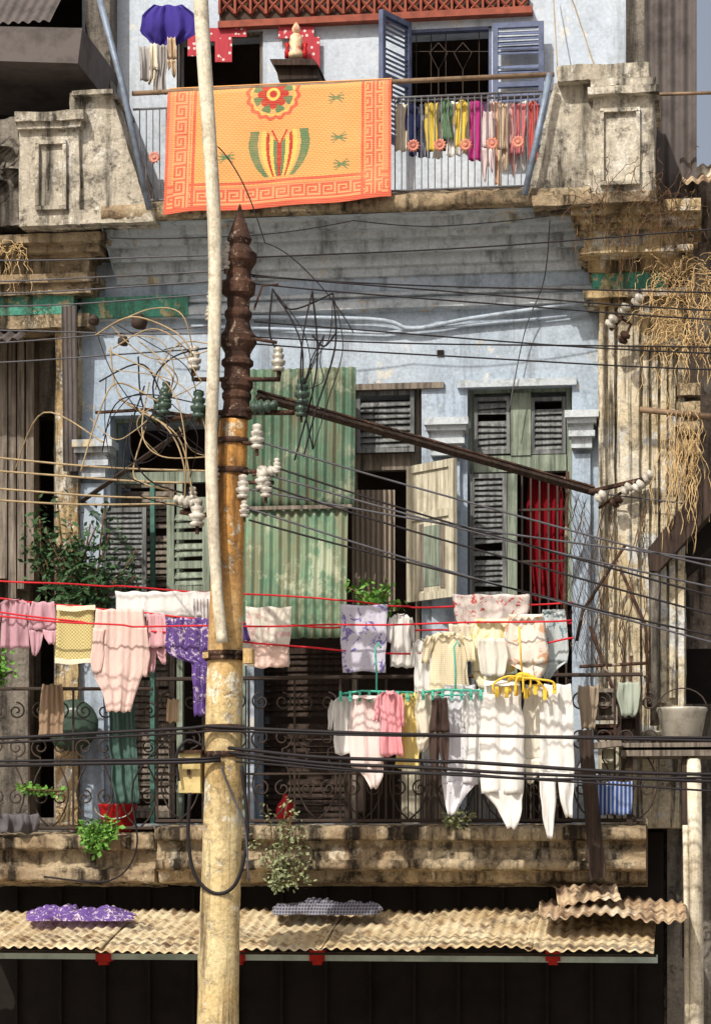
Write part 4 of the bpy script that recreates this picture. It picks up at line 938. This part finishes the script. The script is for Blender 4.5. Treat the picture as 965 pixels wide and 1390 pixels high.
o=P(100,985,-.45); m=MB(); m.lathe(o,[(.17,0),(.18,.02),(.1,.05)],22,V((0,-1,.1))); m.build('teal_basin',M['glassg'],None,True,'round dark teal basin propped behind the left railing','basin')
rowcloth([(1104,-10,52),(1118,-8,54),(1130,-10,50)],cm('darkrag',L(110,108,112)),-.87,'crumpled grey rag on the left ledge','ledge_rag','rag',.04,3)
def heap(x0,x1,y,h,Y,mat,lab,name):
    m=MB(); g_=[]
    for j in range(25):
        row=[]
        for i in range(71):
            u=i/70;v=j/24; p=P(lerp(x0,x1,u),y,Y+.26*(1-v)-.1); e=math.sin(math.pi*u)**.4*math.sin(math.pi*v)**.5
            p.z+=e*h*(.45+.5*noise.noise(V((u*7,v*3,y)))+.35*abs(noise.noise(V((u*18+v*5,v*6,y)))))-(v-.5)*.05+.01
            p.x+=.05*noise.noise(V((v*5,u*4,1))); p.y+=.05*noise.noise(V((u*6,v*2,7)))*(1 if 0<j<24 else 2); row.append(p)
        g_.append(row)
    g_.reverse(); m.grid(g_); return m.build(name,mat,None,True,lab,'cloth')
heap(38,180,1247,.12,-1.05,purpf,'crumpled purple flowered cloth drying on the corrugated awning','crumpled_cloth')
heap(372,514,1239,.12,-.98,cm('chk',L(72,74,90),c2=L(150,150,160),pat='check',sc=16),'crumpled dark checked cloth drying on the corrugated awning','crumpled_cloth')

# ------------------------------------------------------------------ plants
def plant(name,lab,stems,n,spread,size,mat,group=None,cat='plant',sm='twigd',r=.006,asp=.32):
    s=MB(); pts=[]
    for st in stems:
        q=[P(*a) for a in st]; s.tube(q,r,5)
        for k in range(len(q)-1):
            for t in (.25,.6,1): pts.append(q[k].lerp(q[k+1],t))
    t=thing(name,lab,cat,P(*stems[0][0]),group)
    s.build('stem',M[sm],t,True); f=MB(); leaves(f,pts,n,spread,size,asp); f.build('foliage',M[mat],t)
def stm(x,y,x2,y2,Y,n=3):
    return [(lerp(x,x2,k/n)+R.uniform(-5,5)*(k>0),lerp(y,y2,k/n),Y+R.uniform(-.06,.06)) for k in range(n+1)]
plant('balcony_shrub','dark leafy shrub growing behind the left laundry',[stm(R.uniform(60,150),830,R.uniform(40,192),R.uniform(676,810),-.55) for _ in range(24)],8,.05,.06,'leaf',asp=.2)
plant('ledge_shrub','pale shrub rooted in the ledge right of the concrete pole',[stm(380,1198,R.uniform(340,428),R.uniform(1085,1200),-1.0) for _ in range(18)],5,.025,.032,'leafp',r=.0035)
plant('potted_greens','small green plant under the open cream shutter',[stm(512,832,R.uniform(476,552),R.uniform(796,820),-.6) for _ in range(8)],5,.025,.05,'leafb',asp=.22)
plant('ledge_fern','bright green fern beside the red bucket',[stm(130,1150,R.uniform(112,156),R.uniform(1110,1140),-.92) for _ in range(8)],8,.02,.042,'leafb')
plant('ledge_weeds','short weeds on the lower ledge under the white trousers',[stm(612,1120,R.uniform(588,640),R.uniform(1102,1112),-.92) for _ in range(8)],4,.016,.032,'leafp')
plant('yellow_leaf_plant','yellow green leaves poking in at the far left edge',[stm(-5,925,R.uniform(-10,14),R.uniform(888,915),-1) for _ in range(4)],5,.02,.045,'leafb')
plant('trailing_plant','small trailing leaves on the left railing',[stm(30,1070,R.uniform(24,84),R.uniform(1062,1082),-.8) for _ in range(4)],4,.015,.035,'leafb')
def vines(name,lab,n,gen,mat,r=.0035,kind=None):
    m=MB()
    for _ in range(n):
        x,y,dx,dy,Y=gen(); q=[]
        L_=R.randint(8,16)
        for k in range(L_):
            q.append((x,y,Y)); x+=dx+R.uniform(-4,4); y+=dy+R.uniform(-3,4); dy+=.45; dx*=.9; Y+=R.uniform(-.03,.03)
        m.ptube(smooth(q,2),0,r,4)
    m.build(name,M[mat],None,True,lab,'dried vine')
vines('dried_vine','straw coloured dead vine tumbling down the right pilaster',210,lambda:(R.uniform(885,985),R.uniform(345,470),R.uniform(-6,5),R.uniform(-3,4),-.68+R.uniform(-.1,.1)),'twig',.0024)
vines('dried_vine','sparse dead vine hanging lower on the right pilaster',80,lambda:(R.uniform(905,950),R.uniform(545,640),R.uniform(-2,1.5),R.uniform(2,6),-.62),'twig',.0022)
vines('dried_twigs','bare twigs sprouting from the right buttress base',40,lambda:(R.uniform(770,930),R.uniform(262,290),R.uniform(-6,7),R.uniform(-9,-1),-.96),'twigd',.0022)
vines('dried_roots','fine roots clinging to the upper right ledge',60,lambda:(R.uniform(780,940),R.uniform(270,300),R.uniform(-5,5),R.uniform(0,5),-.9),'twigd',.0022)
vines('dried_roots','long pale roots clinging to the fluted pilaster',22,lambda:(R.uniform(815,880),R.uniform(640,860),R.uniform(-1,1),R.uniform(5,10),-.47),'twigd',.003)
vines('dead_grass','dry grass tuft on the left capital',24,lambda:(R.uniform(-5,30),R.uniform(330,345),R.uniform(-3,3),R.uniform(-3,2),-.74),'twig',.0022)

# ------------------------------------------------------------------ light, world, camera
sc=bpy.context.scene
EL=math.radians(46); AZ=math.radians(24)
d=V((math.sin(AZ)*math.cos(EL),math.cos(AZ)*math.cos(EL),-math.sin(EL)))
sun=bpy.data.lights.new('sun','SUN'); sun.energy=4.3; sun.angle=math.radians(.6); sun.color=(1,.93,.83)
so=bpy.data.objects.new('sun',sun); C.objects.link(so); so.rotation_euler=d.to_track_quat('-Z','Y').to_euler(); so.location=(0,-10,15)
w=bpy.data.worlds.new('World'); sc.world=w; w.use_nodes=True; nt=w.node_tree
sky=nt.nodes.new('ShaderNodeTexSky'); sky.sky_type='NISHITA'; sky.sun_disc=False; sky.sun_elevation=EL; sky.sun_rotation=math.pi+AZ
sky.dust_density=7; sky.air_density=.8; sky.ozone_density=.8
hz=nt.nodes.new('ShaderNodeMix'); hz.data_type='RGBA'; hz.inputs[0].default_value=.35; hz.inputs[7].default_value=(4.2,4.15,4.05,1)
nt.links.new(sky.outputs[0],hz.inputs[6]); nt.links.new(hz.outputs[2],nt.nodes['Background'].inputs[0]); nt.nodes['Background'].inputs[1].default_value=.135
cam=bpy.data.cameras.new('camera'); co=bpy.data.objects.new('camera',cam); C.objects.link(co)
co.location=(CX,-D,CZ); co.rotation_euler=(math.pi/2,0,A); cam.sensor_width=36; cam.lens=F/1390*36; cam.shift_y=(HZ-695)/1390; cam.clip_end=1000
sc.camera=co
sc.view_settings.view_transform='Standard'; sc.view_settings.look='None'; sc.view_settings.exposure=0
